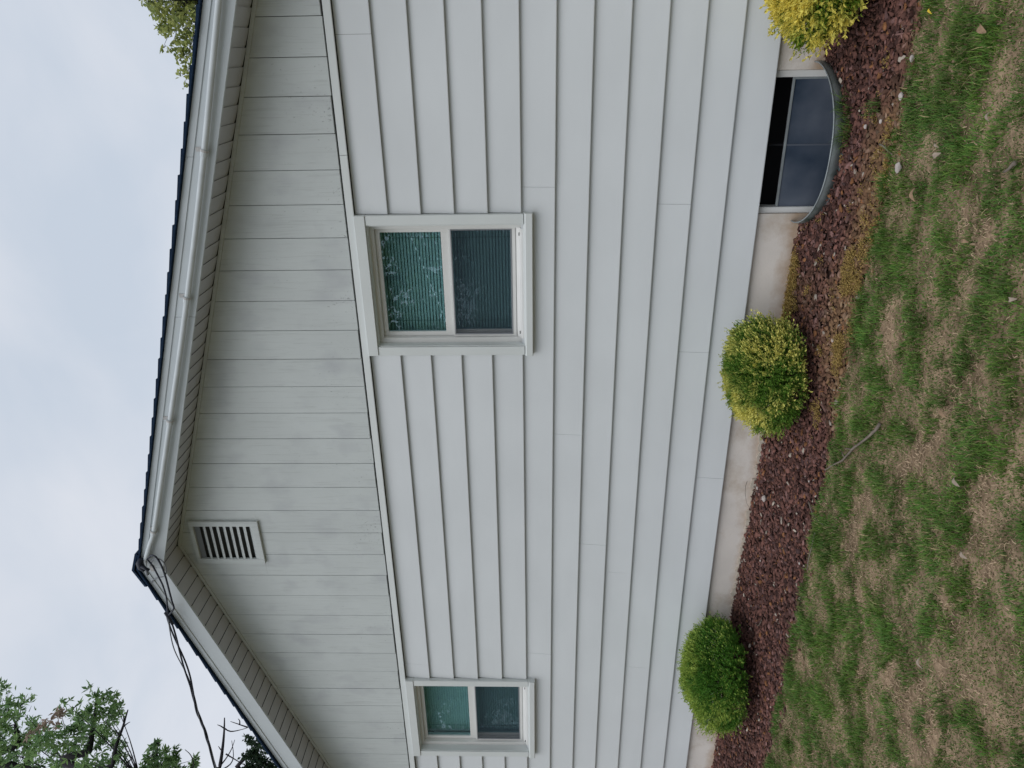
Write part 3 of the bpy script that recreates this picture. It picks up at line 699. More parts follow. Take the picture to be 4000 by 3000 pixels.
# ------------------------------------------------------------------ leaf machinery
def unit(a): return a / np.maximum(np.linalg.norm(a, axis=-1, keepdims=True), 1e-9)
def leaves(P, D, N, L, W, C, fold=0.25):
    D = unit(D); S = unit(np.cross(D, N)); N = np.cross(S, D); n = len(P)
    L = np.broadcast_to(L, (n,))[:, None]; W = np.broadcast_to(W, (n,))[:, None]
    a = P; b = P + D * L * .48 + S * W * .5 + N * W * fold; c = P + D * L - N * L * 0.08; d = P + D * L * .48 - S * W * .5 + N * W * fold
    V = np.stack([a, b, c, d], 1).reshape(-1, 3); i = np.arange(n) * 4
    F = np.concatenate([np.stack([i, i + 1, i + 2], 1), np.stack([i, i + 2, i + 3], 1)])
    return V, F, np.repeat(C, 4, 0)
def cat(parts):
    V = []; F = []; C = []; o = 0
    for v, f, c in parts: V.append(v); F.append(f + o); C.append(c); o += len(v)
    return np.concatenate(V), np.concatenate(F), np.concatenate(C)

def shrub(cx, cy, rx, ry, rz, zc, label, hue, nsp, seed, leafL=0.017):
    r = np.random.default_rng(seed)
    root = empty('shrub', (cx, cy, 0), label, 'shrub', 'rounded shrubs planted in the mulch bed')
    n = nsp; u = unit(r.normal(size=(n, 3))); u[:, 2] = np.where(u[:, 2] < -0.55, -u[:, 2], u[:, 2]); u = unit(u)
    th = np.arctan2(u[:, 1], u[:, 0]); bump = 1 + 0.17 * (fbm(th * 1.6 + 9, u[:, 2] * 2.6 + 4, seed) - .5) * 2 + 0.06 * r.normal(size=n) * .5
    depth = np.where(r.random(n) < .62, 1.0 - 0.05 * r.random(n), 0.55 + 0.4 * r.random(n))
    stray = r.random(n) < .035; depth = np.where(stray, 1.07 + .05 * r.random(n), depth)
    shape = np.array([rx, ry, rz]); 
    tap = np.where(u[:, 2] < 0, 1 - 0.25 * u[:, 2] ** 2, 1.0)[:, None]
    base = np.array([cx, cy, zc]) + u * shape * (bump * depth)[:, None] * np.concatenate([tap, tap, np.ones_like(tap)], 1)
    axis = unit(u + np.array([0, 0, .55]) + r.normal(size=(n, 3)) * .28)
    parts = []; stems = []
    patch = fbm(base[:, 0] * 7 + 3, base[:, 2] * 8 + base[:, 1] * 5 + 3, seed + 5, 3)
    for k in range(9):
        t = k / 8.0; off = axis * (0.055 * (t - .6))[..., None] if False else axis * (0.060 * (t - .7))
        ang = k * 1.9 + r.random(n) * .9
        A = unit(np.cross(axis, np.array([.3, .2, .9]))); B = np.cross(axis, A)
        side = A * np.cos(ang)[:, None] + B * np.sin(ang)[:, None]
        d = unit(side * (1.0 - .55 * t) + axis * (.35 + .8 * t) + r.normal(size=(n, 3)) * .15)
        nn = unit(axis + r.normal(size=(n, 3)) * .25)
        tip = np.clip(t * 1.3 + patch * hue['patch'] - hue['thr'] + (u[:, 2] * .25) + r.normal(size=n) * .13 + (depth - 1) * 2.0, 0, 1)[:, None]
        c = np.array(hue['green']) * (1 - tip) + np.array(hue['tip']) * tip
        c = c * (0.8 + .4 * r.random((n, 1)))
        sz = leafL * (.75 + .5 * r.random(n))
        parts.append(leaves(base + off, d, nn, sz, sz * .48, c))
    V, F, C = cat(parts); npmesh('foliage', V, F, M['bushleaf'], root, C)
    mb = MB()
    for i in range(46):
        a = r.random() * 6.28; e = r.random() ** .7
        q = Vector((cx + math.cos(a) * rx * .75 * e, cy + math.sin(a) * ry * .75 * e, zc + rz * (.1 + .7 * (1 - e * e) ** .5)))
        b0 = Vector((cx + math.cos(a) * .04, cy + math.sin(a) * .04, -0.02)); mid = (b0 + q) / 2 + Vector((r.normal() * .02, r.normal() * .02, -.02))
        mb.tube([b0, mid, q], [.007, .0045, .002], 5, False)
    mb.build('stems', M['twig'], root)
    return root
GY = dict(green=(0.115, 0.235, 0.030), tip=(0.80, 0.74, 0.20), patch=3.4, thr=2.25)
GA = dict(green=(0.080, 0.215, 0.024), tip=(0.44, 0.55, 0.11), patch=2.2, thr=1.75)
GC = dict(green=(0.14, 0.25, 0.025), tip=(0.86, 0.74, 0.16), patch=3.6, thr=2.05)
shrub(-1.825, -0.40, .335, .325, .235, .195, 'yellow tipped round shrub under the nearer double hung window', GY, 5800, 3, .0155)
shrub(-4.30, -0.42, .40, .36, .25, .228, 'dark green round shrub under the farther double hung window', GA, 6400, 4, .015)
shrub(0.36, -0.42, .375, .35, .225, .215, 'bright yellow shrub right of the metal window well', GC, 5000, 5, .021)

# ------------------------------------------------------------------ mulch chips
def chips(n, xr, yr, seed):
    r = np.random.default_rng(seed)
    x = xr[0] + (xr[1] - xr[0]) * r.random(n); y = yr[0] + (yr[1] - yr[0]) * r.random(n)
    wy = np.array([well_y(float(a)) for a in x])
    keep = (y < wy - .012) | ((x < WX0 - .01) | (x > WX1 + .01)) & (y < 0.02)
    edge = EDGE - .015 + 0.07 * (fbm(x * 4.2, x * 0 + 3, 77) - .5) * 2; keep &= (y > edge) | ((y > edge - .09) & (r.random(n) < .12))
    x, y = x[keep], y[keep]; n = len(x)
    z = bed_h(x, y) + 0.004 + 0.020 * r.random(n) ** 1.3
    nb = 6
    L = (0.010 + .018 * r.random(n) ** 1.5) ; W = L * (.42 + .42 * r.random(n)); sh = r.random(n) < .10; W = np.where(sh, W * .35, W); L = np.where(sh, L * 1.5, L); H = L * (.18 + .2 * r.random(n))
    yaw = r.random(n) * 6.28; px = r.normal(size=n) * .26; py = r.normal(size=n) * .26
    cy_, sy_ = np.cos(yaw), np.sin(yaw)
    ex = np.stack([cy_, sy_, px], 1); ex = unit(ex); up = unit(np.stack([-py, -px, np.ones(n)], 1)); ey = unit(np.cross(up, ex)); ez = np.cross(ex, ey)
    V = []
    for ring, hh, sc_ in ((0, -.5, .85), (1, .5, .72)):
        for k in range(nb):
            a = 2 * math.pi * k / nb; jit = .72 + .5 * r.random(n)
            V.append(np.stack([x, y, z], 1) + ex * (L * math.cos(a) * jit * sc_)[:, None] + ey * (W * math.sin(a) * jit * sc_)[:, None] + ez * (H * (hh + .25 * r.normal(size=n)))[:, None])
    V = np.stack(V, 1).reshape(-1, 3); i = np.arange(n) * 12
    F = []
    for k in range(nb): F.append(np.stack([i + k, i + (k + 1) % nb, i + nb + (k + 1) % nb, i + nb + k], 1))
    F.append(np.stack([i + 6, i + 7, i + 8, i + 9], 1)); F.append(np.stack([i + 6, i + 9, i + 10, i + 11], 1))
    F = np.concatenate(F)
    t = r.random((n, 1)); patch = fbm(x * 1.5 + 4, y * 3, 55)[:, None]
    c = np.array([.044, .022, .019]) * (1 - t ** 1.3) + np.array([.205, .096, .076]) * t ** 1.3
    c = c * (.60 + .85 * patch)
    fade = np.clip(1.5 * np.exp(-((x + .95) / .85) ** 2) * np.exp(-((y - EDGE - .02) / .28) ** 2) + .45 * np.exp(-((x + 1.4) / .35) ** 2) - .55 * fbm(x * 6, y * 6, 57), 0, .75)[:, None]
    c = c * (1 - fade) + np.array([.24, .145, .075]) * (.5 + .8 * r.random((n, 1))) * fade
    g = r.random(n); c[g < .14] = c[g < .14] * np.array([1.3, 1.5, 1.7])
    s = g > .988; c[s] = np.array([.42, .36, .30]) * (.7 + .5 * r.random((s.sum(), 1)))
    o = (g > .955) & (g <= .988); c[o] = np.array([.24, .11, .05]) * (.7 + .5 * r.random((o.sum(), 1)))
    return V, F, np.repeat(c, 12, 0)
V, F, C = cat([chips(37000, (-6.2, .9), (EDGE - .12, .028), 1), chips(5000, (XL, -6.2), (EDGE - .12, .028), 2)])
o = npmesh('mulch', V, F, M['chip'], None, C); tag(o, 'reddish brown crushed mulch filling the bed along the foundation', 'mulch', kind='stuff')

# yellow creeping weeds on the mulch
def weeds(n, seed):
    r = np.random.default_rng(seed)
    x = -3.2 + 3.6 * r.random(n * 12); y = EDGE - .06 + (-EDGE + .06) * r.random(n * 12)
    wv = 1.2 * np.exp(-((x + 1.55) / .42) ** 2 - ((y + .03) / .13) ** 2)
    wv += .74 * np.exp(-((y - EDGE - .10) / .16) ** 2) * np.exp(-((x + .75) / .9) ** 2)
    wv += .42 * np.exp(-((x + 1.35) / .5) ** 2) + .5 * np.exp(-((x + 2.0) / .35) ** 2 - ((y + .72) / .2) ** 2)
    wv += .25 * np.exp(-((x + .4) / .5) ** 2 - ((y + .55) / .1) ** 2)
    m = fbm(x * 9, y * 9, seed, 3); wy = np.array([well_y(float(a)) for a in x])
    keep = (m * .9 + wv * .55 > .80 + .34 * r.random(len(x))) & (y < wy - .02) & ((wv * 1.0) > .12)
    x, y = x[keep][:n], y[keep][:n]; n = len(x); parts = []
    z = bed_h(x, y) + .018
    for k in range(5):
        a = r.random(n) * 6.28; d = np.stack([np.cos(a), np.sin(a), .35 + .5 * r.random(n)], 1)
        P = np.stack([x, y, z + .018 * r.random(n)], 1) + r.normal(size=(n, 3)) * np.array([.007, .007, .002])
        t = r.random((n, 1)); c = np.array([.20, .15, .035]) * (1 - t) + np.array([.50, .34, .12]) * t
        nn = np.tile([0, 0, 1.], (n, 1)) + r.normal(size=(n, 3)) * .3
        parts.append(leaves(P, d, nn, .007 + .006 * r.random(n), .005, c))
    return cat(parts)
V, F, C = weeds(6000, 9); o = npmesh('creeping_weed', V, F, M['grass'], None, C); tag(o, 'yellow creeping weed spreading over the mulch near the window well', 'weeds', kind='stuff')

# ------------------------------------------------------------------ grass
def blades(x, y, z, h, wd, lean, c0, r, droop=.5):
    n = len(x); a = 9.0 * vnoise(x * 7 + 50, y * 7 + 50, 123) + r.normal(size=n) * droop * 3.6; dx, dy = np.cos(a), np.sin(a); px, py = -dy, dx
    P = np.stack([x, y, z], 1); S = np.stack([px, py, np.zeros(n)], 1) * (wd / 2)[:, None]
    D = np.stack([dx, dy, np.zeros(n)], 1); up = np.array([0, 0, 1.])
    m = P + D * (h * lean * .35)[:, None] + up * (h * (.6 * np.sqrt(np.clip(1 - lean ** 2, .0, 1)) + .10))[:, None]
    t = P + D * (h * lean)[:, None] + up * (h * np.sqrt(np.clip(1 - lean ** 2, .01, 1)))[:, None]
    V = np.stack([P - S, P + S, m + S * .8, m - S * .8, t], 1).reshape(-1, 3); i = np.arange(n) * 5
    F = np.concatenate([np.stack([i, i + 1, i + 2], 1), np.stack([i, i + 2, i + 3], 1), np.stack([i + 3, i + 2, i + 4], 1)])
    C = np.repeat(c0, 5, 0).reshape(n, 5, 3) * np.array([.85, .85, 1.0, 1.0, 1.08])[None, :, None]  # occlusion shade painted into the blade colour: darker root, lighter tip
    return V, F, C.reshape(-1, 3)
def lawnpatch(n, xr, yr, seed, wscale=1.0):
    r = np.random.default_rng(seed)
    x = xr[0] + (xr[1] - xr[0]) * r.random(n); y = yr[0] + (yr[1] - yr[0]) * r.random(n)
    m = lawn_mask(x, y); keep = r.random(n) < .12 + .88 * m; x, y, m = x[keep], y[keep], m[keep]; n = len(x)
    # grass creeps unevenly over the bed edge
    lim = EDGE + 0.02 + 0.10 * (fbm(x * 6, x * 0 + 2, 70) - .5) - .03 * r.random(n); k = y < lim; x, y, m = x[k], y[k], m[k]; n = len(x)
    z = near_z(x, y) - .003
    tuft = fbm(x * 7 + 40, y * 9 + 7, 31, 3)
    h = (.011 + .018 * r.random(n)) * (.55 + 1.6 * np.clip((tuft - .42) * 3.0, 0, 1.3)) * (.65 + .45 * m)
    lean = np.clip(.42 + .52 * r.random(n), 0, .96)
    hue = fbm(x * 3.1 + 5, y * 5 + 2, 90, 3)[:, None]; t = r.random((n, 1))
    dk = np.array([.050, .135, .012]); bl = np.array([.070, .200, .040]); ye = np.array([.25, .29, .06])
    c = dk * (1 - hue) + bl * hue; c = c * (1 - t * .45) + ye * t * .45
    c *= (.65 + .75 * r.random((n, 1))) * (1.25 - .75 * fbm(x * 4 + 8, y * 5 + 1, 140, 3))[:, None] * 1.1
    dry = r.random(n) < .04 + .30 * (1 - m); c[dry] = np.array([.45, .35, .19]) * (.6 + .7 * r.random((dry.sum(), 1)))
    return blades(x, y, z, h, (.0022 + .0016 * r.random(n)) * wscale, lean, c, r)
def straw(n, xr, yr, seed, wscale=1.0):
    r = np.random.default_rng(seed)
    x = xr[0] + (xr[1] - xr[0]) * r.random(n); y = yr[0] + (yr[1] - yr[0]) * r.random(n)
    m = lawn_mask(x, y); keep = (r.random(n) < 1.05 - .93 * m); x, y = x[keep], y[keep]; n = len(x)
    z = near_z(x, y) + .001 + .007 * r.random(n)
    t = r.random((n, 1)); c = np.array([.24, .17, .11]) * (1 - t) + np.array([.66, .49, .33]) * t
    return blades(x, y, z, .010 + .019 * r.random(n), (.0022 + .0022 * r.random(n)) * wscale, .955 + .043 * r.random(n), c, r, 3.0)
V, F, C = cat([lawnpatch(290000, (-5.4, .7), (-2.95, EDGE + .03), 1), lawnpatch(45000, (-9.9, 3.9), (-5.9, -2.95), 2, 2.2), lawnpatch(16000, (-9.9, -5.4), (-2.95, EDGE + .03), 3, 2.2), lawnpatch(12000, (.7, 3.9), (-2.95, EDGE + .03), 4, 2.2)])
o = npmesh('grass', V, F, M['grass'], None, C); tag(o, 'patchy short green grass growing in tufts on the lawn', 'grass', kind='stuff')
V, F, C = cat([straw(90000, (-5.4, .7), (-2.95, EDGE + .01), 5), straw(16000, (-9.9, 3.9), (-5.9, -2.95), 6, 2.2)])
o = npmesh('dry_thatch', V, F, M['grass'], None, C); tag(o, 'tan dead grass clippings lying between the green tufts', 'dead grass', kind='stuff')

# longer single tufts
r = np.random.default_rng(55); parts = []
for (px, py) in [(3640, 170), (3700, 330), (3560, 950), (3860, 1060), (3940, 1130), (3600, 1250), (3690, 1560), (3800, 1420), (3700, 2750), (3350, 1350), (3430, 420), (3560, 1700), (3900, 700), (3330, 2250), (3308, 400), (3318, 455), (3316, 500), (3308, 545)]:
    p = at(px, py, 2, 0.0); n = 34
    x = p.x + r.normal(size=n) * .022; y = p.y + r.normal(size=n) * .022
    c = np.array([.07, .12, .025]) * (.7 + .9 * r.random((n, 1)))
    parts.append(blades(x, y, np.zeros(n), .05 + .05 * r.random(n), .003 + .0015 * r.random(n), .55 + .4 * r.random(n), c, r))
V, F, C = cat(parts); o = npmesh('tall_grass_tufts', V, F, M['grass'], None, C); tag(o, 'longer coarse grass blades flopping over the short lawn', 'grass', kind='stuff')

# ------------------------------------------------------------------ small things on the ground
def twig(name, pts, r0, label, forks=(), m='stick', catg='stick'):
    P = [Vector(p) for p in pts]
    P = smooth(P, 5); P = [p + Vector((random.gauss(0, .0015), random.gauss(0, .0015), random.gauss(0, .001))) for p in P]
    mb = MB(); n = len(P); mb.tube(P, [r0 * (1 - .55 * i / (n - 1)) * random.uniform(.85, 1.15) for i in range(n)], 7)
    for i, d, L in forks:
        q = P[int(i * (n - 1))]; d = Vector(d).normalized(); mb.tube([q, q + d * L * .5 + Vector((0, 0, .004)), q + d * L], [r0 * .5, r0 * .4, r0 * .2], 5)
    o = mb.build(name, M[m], None, smooth=True); return tag(o, label, catg)
G = lambda x, y, z=0.02: tuple(at(x, y, 2, z))
twig('stick', [G(3441, 1655, .02), G(3400, 1700, .03), G(3340, 1745, .03), G(3290, 1795, .025), G(3222, 1835, .02)], .0078, 'longest grey branch lying across the edge of mulch and lawn', [(.55, (-.3, .6, .0), .09), (.7, (.2, .7, 0), .05)])
twig('stick', [G(3160, 1960), G(3180, 2020), G(3215, 2050)], .0045, 'thin brown curved twig on the mulch beyond the longest branch')
twig('stick', [G(3185, 2080), G(3165, 2160), G(3152, 2225)], .005, 'straight pale twig lying along the far mulch edge')
twig('stick', [G(3438, 562), G(3486, 605)], .0045, 'short pale twig on the mulch near the window well')
twig('stick', [G(3968, 635), G(3925, 672)], .008, 'stubby grey stick in the grass nearest the camera')
twig('stick', [G(3400, 1830), G(3440, 1790)], .006, 'dark barked stick lying in the bare straw patch') if False else None
twig('stick', [G(3445, 1655, .012), G(3425, 1695, .012), G(3400, 1715, .012)], .009, 'short dark stick beside the end of the longest branch') if False else None
twig('stick', [G(2975, 2420, .02), G(2960, 2445, .02), G(2940, 2412, .02)], .003, 'fine pale twig on the mulch near the dark green shrub')
twig('stick', [G(2930, 1862, .03), G(2912, 1900, .09), G(2916, 1960, .09), G(2935, 1992, .03)], .0014, 'thin dark wire like stem arching against the foundation', m='twig', catg='stem')

def rock(px, py, s, label, z=0.022, wall=False, m='stone'):
    p = at(px, py, 2, z); r_ = random.Random(px * 7 + py); mb = MB()
    vs = []; nl, nk = 4, 8
    vs.append((p.x, p.y, p.z - s * .5))
    for a in range(1, nl):
        for k in range(nk):
            t = math.pi * a / nl; f = 2 * math.pi * k / nk; q = r_.uniform(.75, 1.15)
            vs.append((p.x + s * math.sin(t) * math.cos(f) * q, p.y + s * .8 * math.sin(t) * math.sin(f) * q, p.z - s * .55 * math.cos(t) * q))
    vs.append((p.x, p.y, p.z + s * .5)); fs = []
    for k in range(nk): fs.append((0, 1 + (k + 1) % nk, 1 + k)); fs.append((len(vs) - 1, 1 + (nl - 2) * nk + k, 1 + (nl - 2) * nk + (k + 1) % nk))
    for a in range(nl - 2):
        for k in range(nk): b = 1 + a * nk; fs.append((b + k, b + (k + 1) % nk, b + nk + (k + 1) % nk, b + nk + k))
    mb.poly(vs, fs); o = mb.build('stone', M[m], None, smooth=False, bevel=s * .08); return tag(o, label, 'stone')
rock(2984, 1948, .028, 'largest round white stone on the mulch between the two shrubs')
rock(2958, 1905, .017, 'pale angular stone against the foundation above the largest white stone')
rock(3123, 2200, .010, 'small white pebble far out on the mulch beyond the twigs')
rock(2970, 2190, .010, 'slim white pebble near the foundation midway to the far shrub')
rock(3160, 1880, .010, 'small grey pebble on the mulch near the branch tip')
rock(3252, 1330, .012, 'white pebble on the mulch in front of the yellow tipped shrub')
rock(3562, 228, .018, 'pale stone on the lawn edge nearest the bright yellow shrub')
rock(3520, 375, .018, 'pinkish grey stone at the lawn edge level with the well')
rock(3508, 655, .024, 'long tan stone on the mulch edge off the end of the well')
rock(3380, 495, .014, 'whitish pebble on the mulch just outside the well rim')
rock(3440, 475, .013, 'tan rounded pebble in the mulch off the middle of the well')
rock(2905, 2330, .018, 'pale lump at the foundation foot beside the dark green shrub')

def drop_leaf(px, py, L, label, m='deadleaf', z=.03, yaw=0.0):
    L *= .62
    p = at(px, py, 2, z); c, s = math.cos(yaw), math.sin(yaw); r_ = random.Random(px + py)
    n = 7; vs = []
    for i in range(n):
        t = i / (n - 1); w_ = L * .26 * math.sin(math.pi * min(1, t * .93 + .05)) ** .8
        zc = .012 * math.sin(t * 3.0) ; x = (t - .5) * L
        for q in (-1, 0, 1):
            y = q * w_ * r_.uniform(.8, 1.15); zz_ = p.z + zc + (.45 * w_ if q else 0)
            vs.append((p.x + x * c - y * s, p.y + x * s + y * c, zz_))
    fs = [(i * 3 + j, i * 3 + j + 1, i * 3 + j + 4, i * 3 + j + 3) for i in range(n - 1) for j in range(2)]
    o = MB().poly(vs, fs).build('fallen_leaf', M[m], None, smooth=True)
    sol = [list(v.co) for v in o.data.vertices]
    return tag(o, label, 'leaf')
drop_leaf(3842, 112, .085, 'long tan dry leaf in the grass below the bright yellow shrub', 'deadleaf', yaw=1.1)
drop_leaf(3641, 40, .045, 'bright yellow leaf at the lawn edge by the bright yellow shrub', 'yellowleaf', yaw=.4)
drop_leaf(3663, 610, .075, 'broad pale leaf on the lawn straight out from the well', 'paleleaf', yaw=2.2)
drop_leaf(3665, 565, .040, 'small pale leaf just above the broad pale leaf on the lawn', 'paleleaf', yaw=.6)
drop_leaf(3868, 455, .05, 'narrow curled grey leaf in thick grass near the camera', 'paleleaf', yaw=.2)
drop_leaf(3575, 760, .09, 'long orange brown curled leaf at the lawn edge past the well', 'deadleaf', yaw=.4)
drop_leaf(3775, 940, .05, 'rusty orange leaf in the bare straw patch', 'deadleaf', yaw=1.4)
drop_leaf(3742, 1880, .07, 'pale cupped leaf lying alone in the middle of the lawn', 'paleleaf', yaw=1.0)
drop_leaf(3960, 1170, .05, 'pale grey leaf in the grass closest to the camera', 'paleleaf', yaw=2.0)
drop_leaf(3690, 1610, .075, 'tan boat shaped leaf on straw in front of the branch', 'deadleaf', yaw=.9)
drop_leaf(3190, 2478, .045, 'tan leaf at the lawn edge off the dark green shrub', 'deadleaf', yaw=.3)
drop_leaf(3770, 2165, .06, 'pinkish tan leaf toward the far side of the lawn', 'paleleaf', yaw=1.2)
drop_leaf(3600, 2590, .07, 'pale split leaf on the lawn farthest from the camera', 'paleleaf', yaw=.8)
drop_leaf(3442, 590, .035, 'orange leaf pieces on the mulch beside the short pale twig', 'deadleaf', yaw=.4)

# ------------------------------------------------------------------ trees
def spray(P0, dirn, length, nleaf, r, L, C, spread, star=3):
    """leaves scattered round a shoot"""
    t = r.random(nleaf) ** .8
    P = np.array(P0) + np.array(dirn) * (length * t)[:, None] + r.normal(size=(nleaf, 3)) * spread * (1.25 - .95 * t)[:, None]
    out_ = []
    d0 = unit(np.array(dirn) * .4 + r.normal(size=(nleaf, 3)) + np.array([0, 0, -.25])); nn = unit(r.normal(size=(nleaf, 3)) + np.array([0, 0, .7]))
    S = unit(np.cross(d0, nn)); c = C[0] + (C[1] - C[0]) * r.random((nleaf, 1)); c = c * (.75 + .5 * r.random((nleaf, 1)))
    l = L * (.6 + .6 * r.random(nleaf))
    if star == 1: return [leaves(P, d0, nn, l, l * .62, c)]
    for a, k in ((0, 1), (.95, .78), (-.95, .78)):
        dd = d0 * math.cos(a) + S * math.sin(a); out_.append(leaves(P, dd, nn, l * k, l * k * .36, c))
    return out_
def tree(label, trunk, shoots, L, C, seed, trunk_r=.12, group=None, star=3, catg='tree', dens=1.0):
    """trunk: list of points; shoots: (tip point, length, leaf count, spread)"""
    r = np.random.default_rng(seed)
    root = empty('tree', (trunk[0][0], trunk[0][1], 0), label, catg, group)
    T_ = smooth([Vector(p) for p in trunk], 5); n = len(T_)
    MB().tube(T_, [trunk_r * (1 - .8 * i / (n - 1)) for i in range(n)], 9).build('trunk', M['bark'], root, smooth=True)
    limbs = MB(); parts = []
    for tip, length, nl, spread in shoots:
        tip = Vector(tip)
        best = min(range(n // 3, n), key=lambda i: (T_[i] - tip).length + 2.0 * max(0, T_[i].z - (tip.z - 0.45 * math.hypot(T_[i].x - tip.x, T_[i].y - tip.y))))
        b0 = T_[best]; mid = b0.lerp(tip, .5) + Vector((r.normal() * .03, r.normal() * .03, -.04 * (tip - b0).length))
        path = smooth([b0, mid, tip], 5); m_ = len(path); L_ = (tip - b0).length
        rb = min(trunk_r * .3, .006 + .005 * L_)
        limbs.tube(path, [rb * (1 - .85 * i / (m_ - 1)) for i in range(m_)], 5, False)
        dirn = (path[-1] - path[-3]).normalized()
        dirn = (dirn + Vector((0, 0, .9))).normalized()
        parts += spray(tip - dirn * length * .6, dirn, length, int(nl * dens), r, L, C, spread, star)
        for _ in range(4):
            q = tip - dirn * length * r.random() * .5; e = Vector((r.normal(), r.normal(), r.normal() * .6 + .4)).normalized() * spread * 1.6
            limbs.tube([q, q + e * .5, q + e], [.006, .004, .002], 4, False)
    limbs.build('limbs', M['bark'], root)
    if parts: V, F, C_ = cat(parts); npmesh('crown', V, F, M['treeleaf'], root, C_)
    return root
GRN = (np.array([.14, .25, .11]), np.array([.26, .40, .14])); YEL = (np.array([.22, .28, .09]), np.array([.48, .50, .16])); DRK = (np.array([.025, .05, .03]), np.array([.06, .10, .05]))
BRN = (np.array([.34, .25, .20]), np.array([.52, .40, .32]))
def shoots_from(px_list, dist, r, jit=.7):
    o = []
    for x, y, s, n in px_list:      # s: shoot size in photo pixels
        d = dist + r.normal() * jit; k = d / 2800.0
        o.append((ray(x - s * .35, y, d), s * k * 2.3, n, s * k * .30))
    return o
r = np.random.default_rng(12)
# tree at the far left: crown outline read off the photograph, with its own depth
D1 = 15.0
def fill(n, x0, x1, y0, y1, s, nl, r): return [(x0 + (x1 - x0) * r.random(), y0 + (y1 - y0) * r.random(), s * r.uniform(.7, 1.2), nl) for _ in range(n)]
t1 = [(35, 2690, 34, 45), (20, 2725, 40, 60), (15, 2780, 45, 80), (0, 2830, 50, 90), (105, 2725, 28, 40), (85, 2760, 36, 60), (70, 2800, 40, 70), (60, 2850, 48, 90), (20, 2880, 50, 90), (150, 2825, 32, 45), (140, 2870, 40, 70), (95, 2900, 50, 90), (40, 2930, 60, 110), (100, 2950, 60, 110), (10, 2980, 60, 110), (150, 2940, 45, 80), (60, 2990, 60, 110), (-40, 2800, 60, 100), (-50, 2900, 70, 120), (-60, 2980, 70, 120), (130, 2990, 40, 70)]
base1 = ray(110, 3150, D1); 
tree('tall leafy tree rising highest behind the far end of the roof', [(base1.x - 1.2, base1.y + .5, 0), (base1.x - 1.0, base1.y + .4, 4), tuple(ray(95, 3010, D1)), tuple(ray(72, 2900, D1)), tuple(ray(60, 2830, D1))], shoots_from(t1, D1, r), .13, GRN, 61, .12, 'trees seen beyond the roof', dens=.30)
t2 = [(378, 2700, 24, 42), (388, 2722, 24, 30), (375, 2755, 32, 60), (395, 2790, 34, 70), (450, 2718, 28, 46), (440, 2745, 30, 45), (430, 2780, 30, 50), (470, 2775, 28, 45), (280, 2755, 26, 46), (290, 2790, 34, 60), (330, 2800, 34, 60), (320, 2840, 45, 100), (370, 2830, 50, 110), (400, 2850, 46, 100), (430, 2830, 34, 60), (450, 2800, 24, 40), (290, 2870, 44, 90), (350, 2880, 55, 130), (410, 2890, 46, 90), (200, 2860, 34, 70), (220, 2900, 44, 90), (180, 2920, 40, 70), (260, 2930, 50, 90), (310, 2930, 50, 90), (230, 2960, 50, 90), (180, 2870, 28, 40), (350, 2985, 44, 80), (390, 2990, 34, 60), (440, 2990, 36, 60), (475, 2930, 30, 50), (460, 2965, 30, 45), (480, 2905, 24, 36), (440, 2870, 26, 40), (300, 2990, 50, 90), (245, 2990, 45, 80), (150, 2850, 22, 24), (240, 2770, 18, 24)]
sh2 = shoots_from(t2, 13.5, r)
base2 = ray(340, 3300, 13.5)
tr2 = tree('bushy green tree with brown tips in the middle behind the roof', [(base2.x, base2.y, 0), (base2.x + .1, base2.y, 2.5), tuple(ray(345, 3010, 13.5)), tuple(ray(350, 2930, 13.5)), tuple(ray(365, 2830, 13.5)), tuple(ray(378, 2740, 13.5))], sh2, .115, GRN, 62, .09, 'trees seen beyond the roof', dens=.30)
rb = np.random.default_rng(5); parts = []
for x, y, s in [(236, 2790, 16), (213, 2818, 20), (183, 2838, 18), (248, 2778, 12), (148, 2868, 20), (235, 2838, 10)]:
    p = ray(x, y, 13.5); parts += spray(p, (0, 0, 1), s * .0048 * 1.6, 9, rb, .10, BRN, s * .0048 * .42)
V, F, C = cat(parts); npmesh('brown_leaves', V, F, M['treeleaf'], tr2, C)
t3 = [(612, 2905, 16, 26), (600, 2925, 18, 30), (592, 2955, 20, 44), (585, 2985, 26, 60), (650, 2930, 14, 18), (690, 2942, 18, 40), (665, 2965, 22, 46), (680, 2980, 24, 46), (640, 2990, 18, 30), (770, 2965, 14, 22), (760, 2992, 14, 26), (615, 2995, 22, 40), (575, 3010, 30, 60), (650, 3030, 40, 80), (720, 3020, 26, 50)]
base3 = ray(640, 3300, 14)
tree('low leafy tree top nearest the dangling cable', [(base3.x, base3.y, 0), tuple(ray(640, 3120, 14)), tuple(ray(618, 3000, 14)), tuple(ray(613, 2935, 14))], shoots_from(t3, 14, r, .3), .115, GRN, 63, .05, 'trees seen beyond the roof', dens=.6)
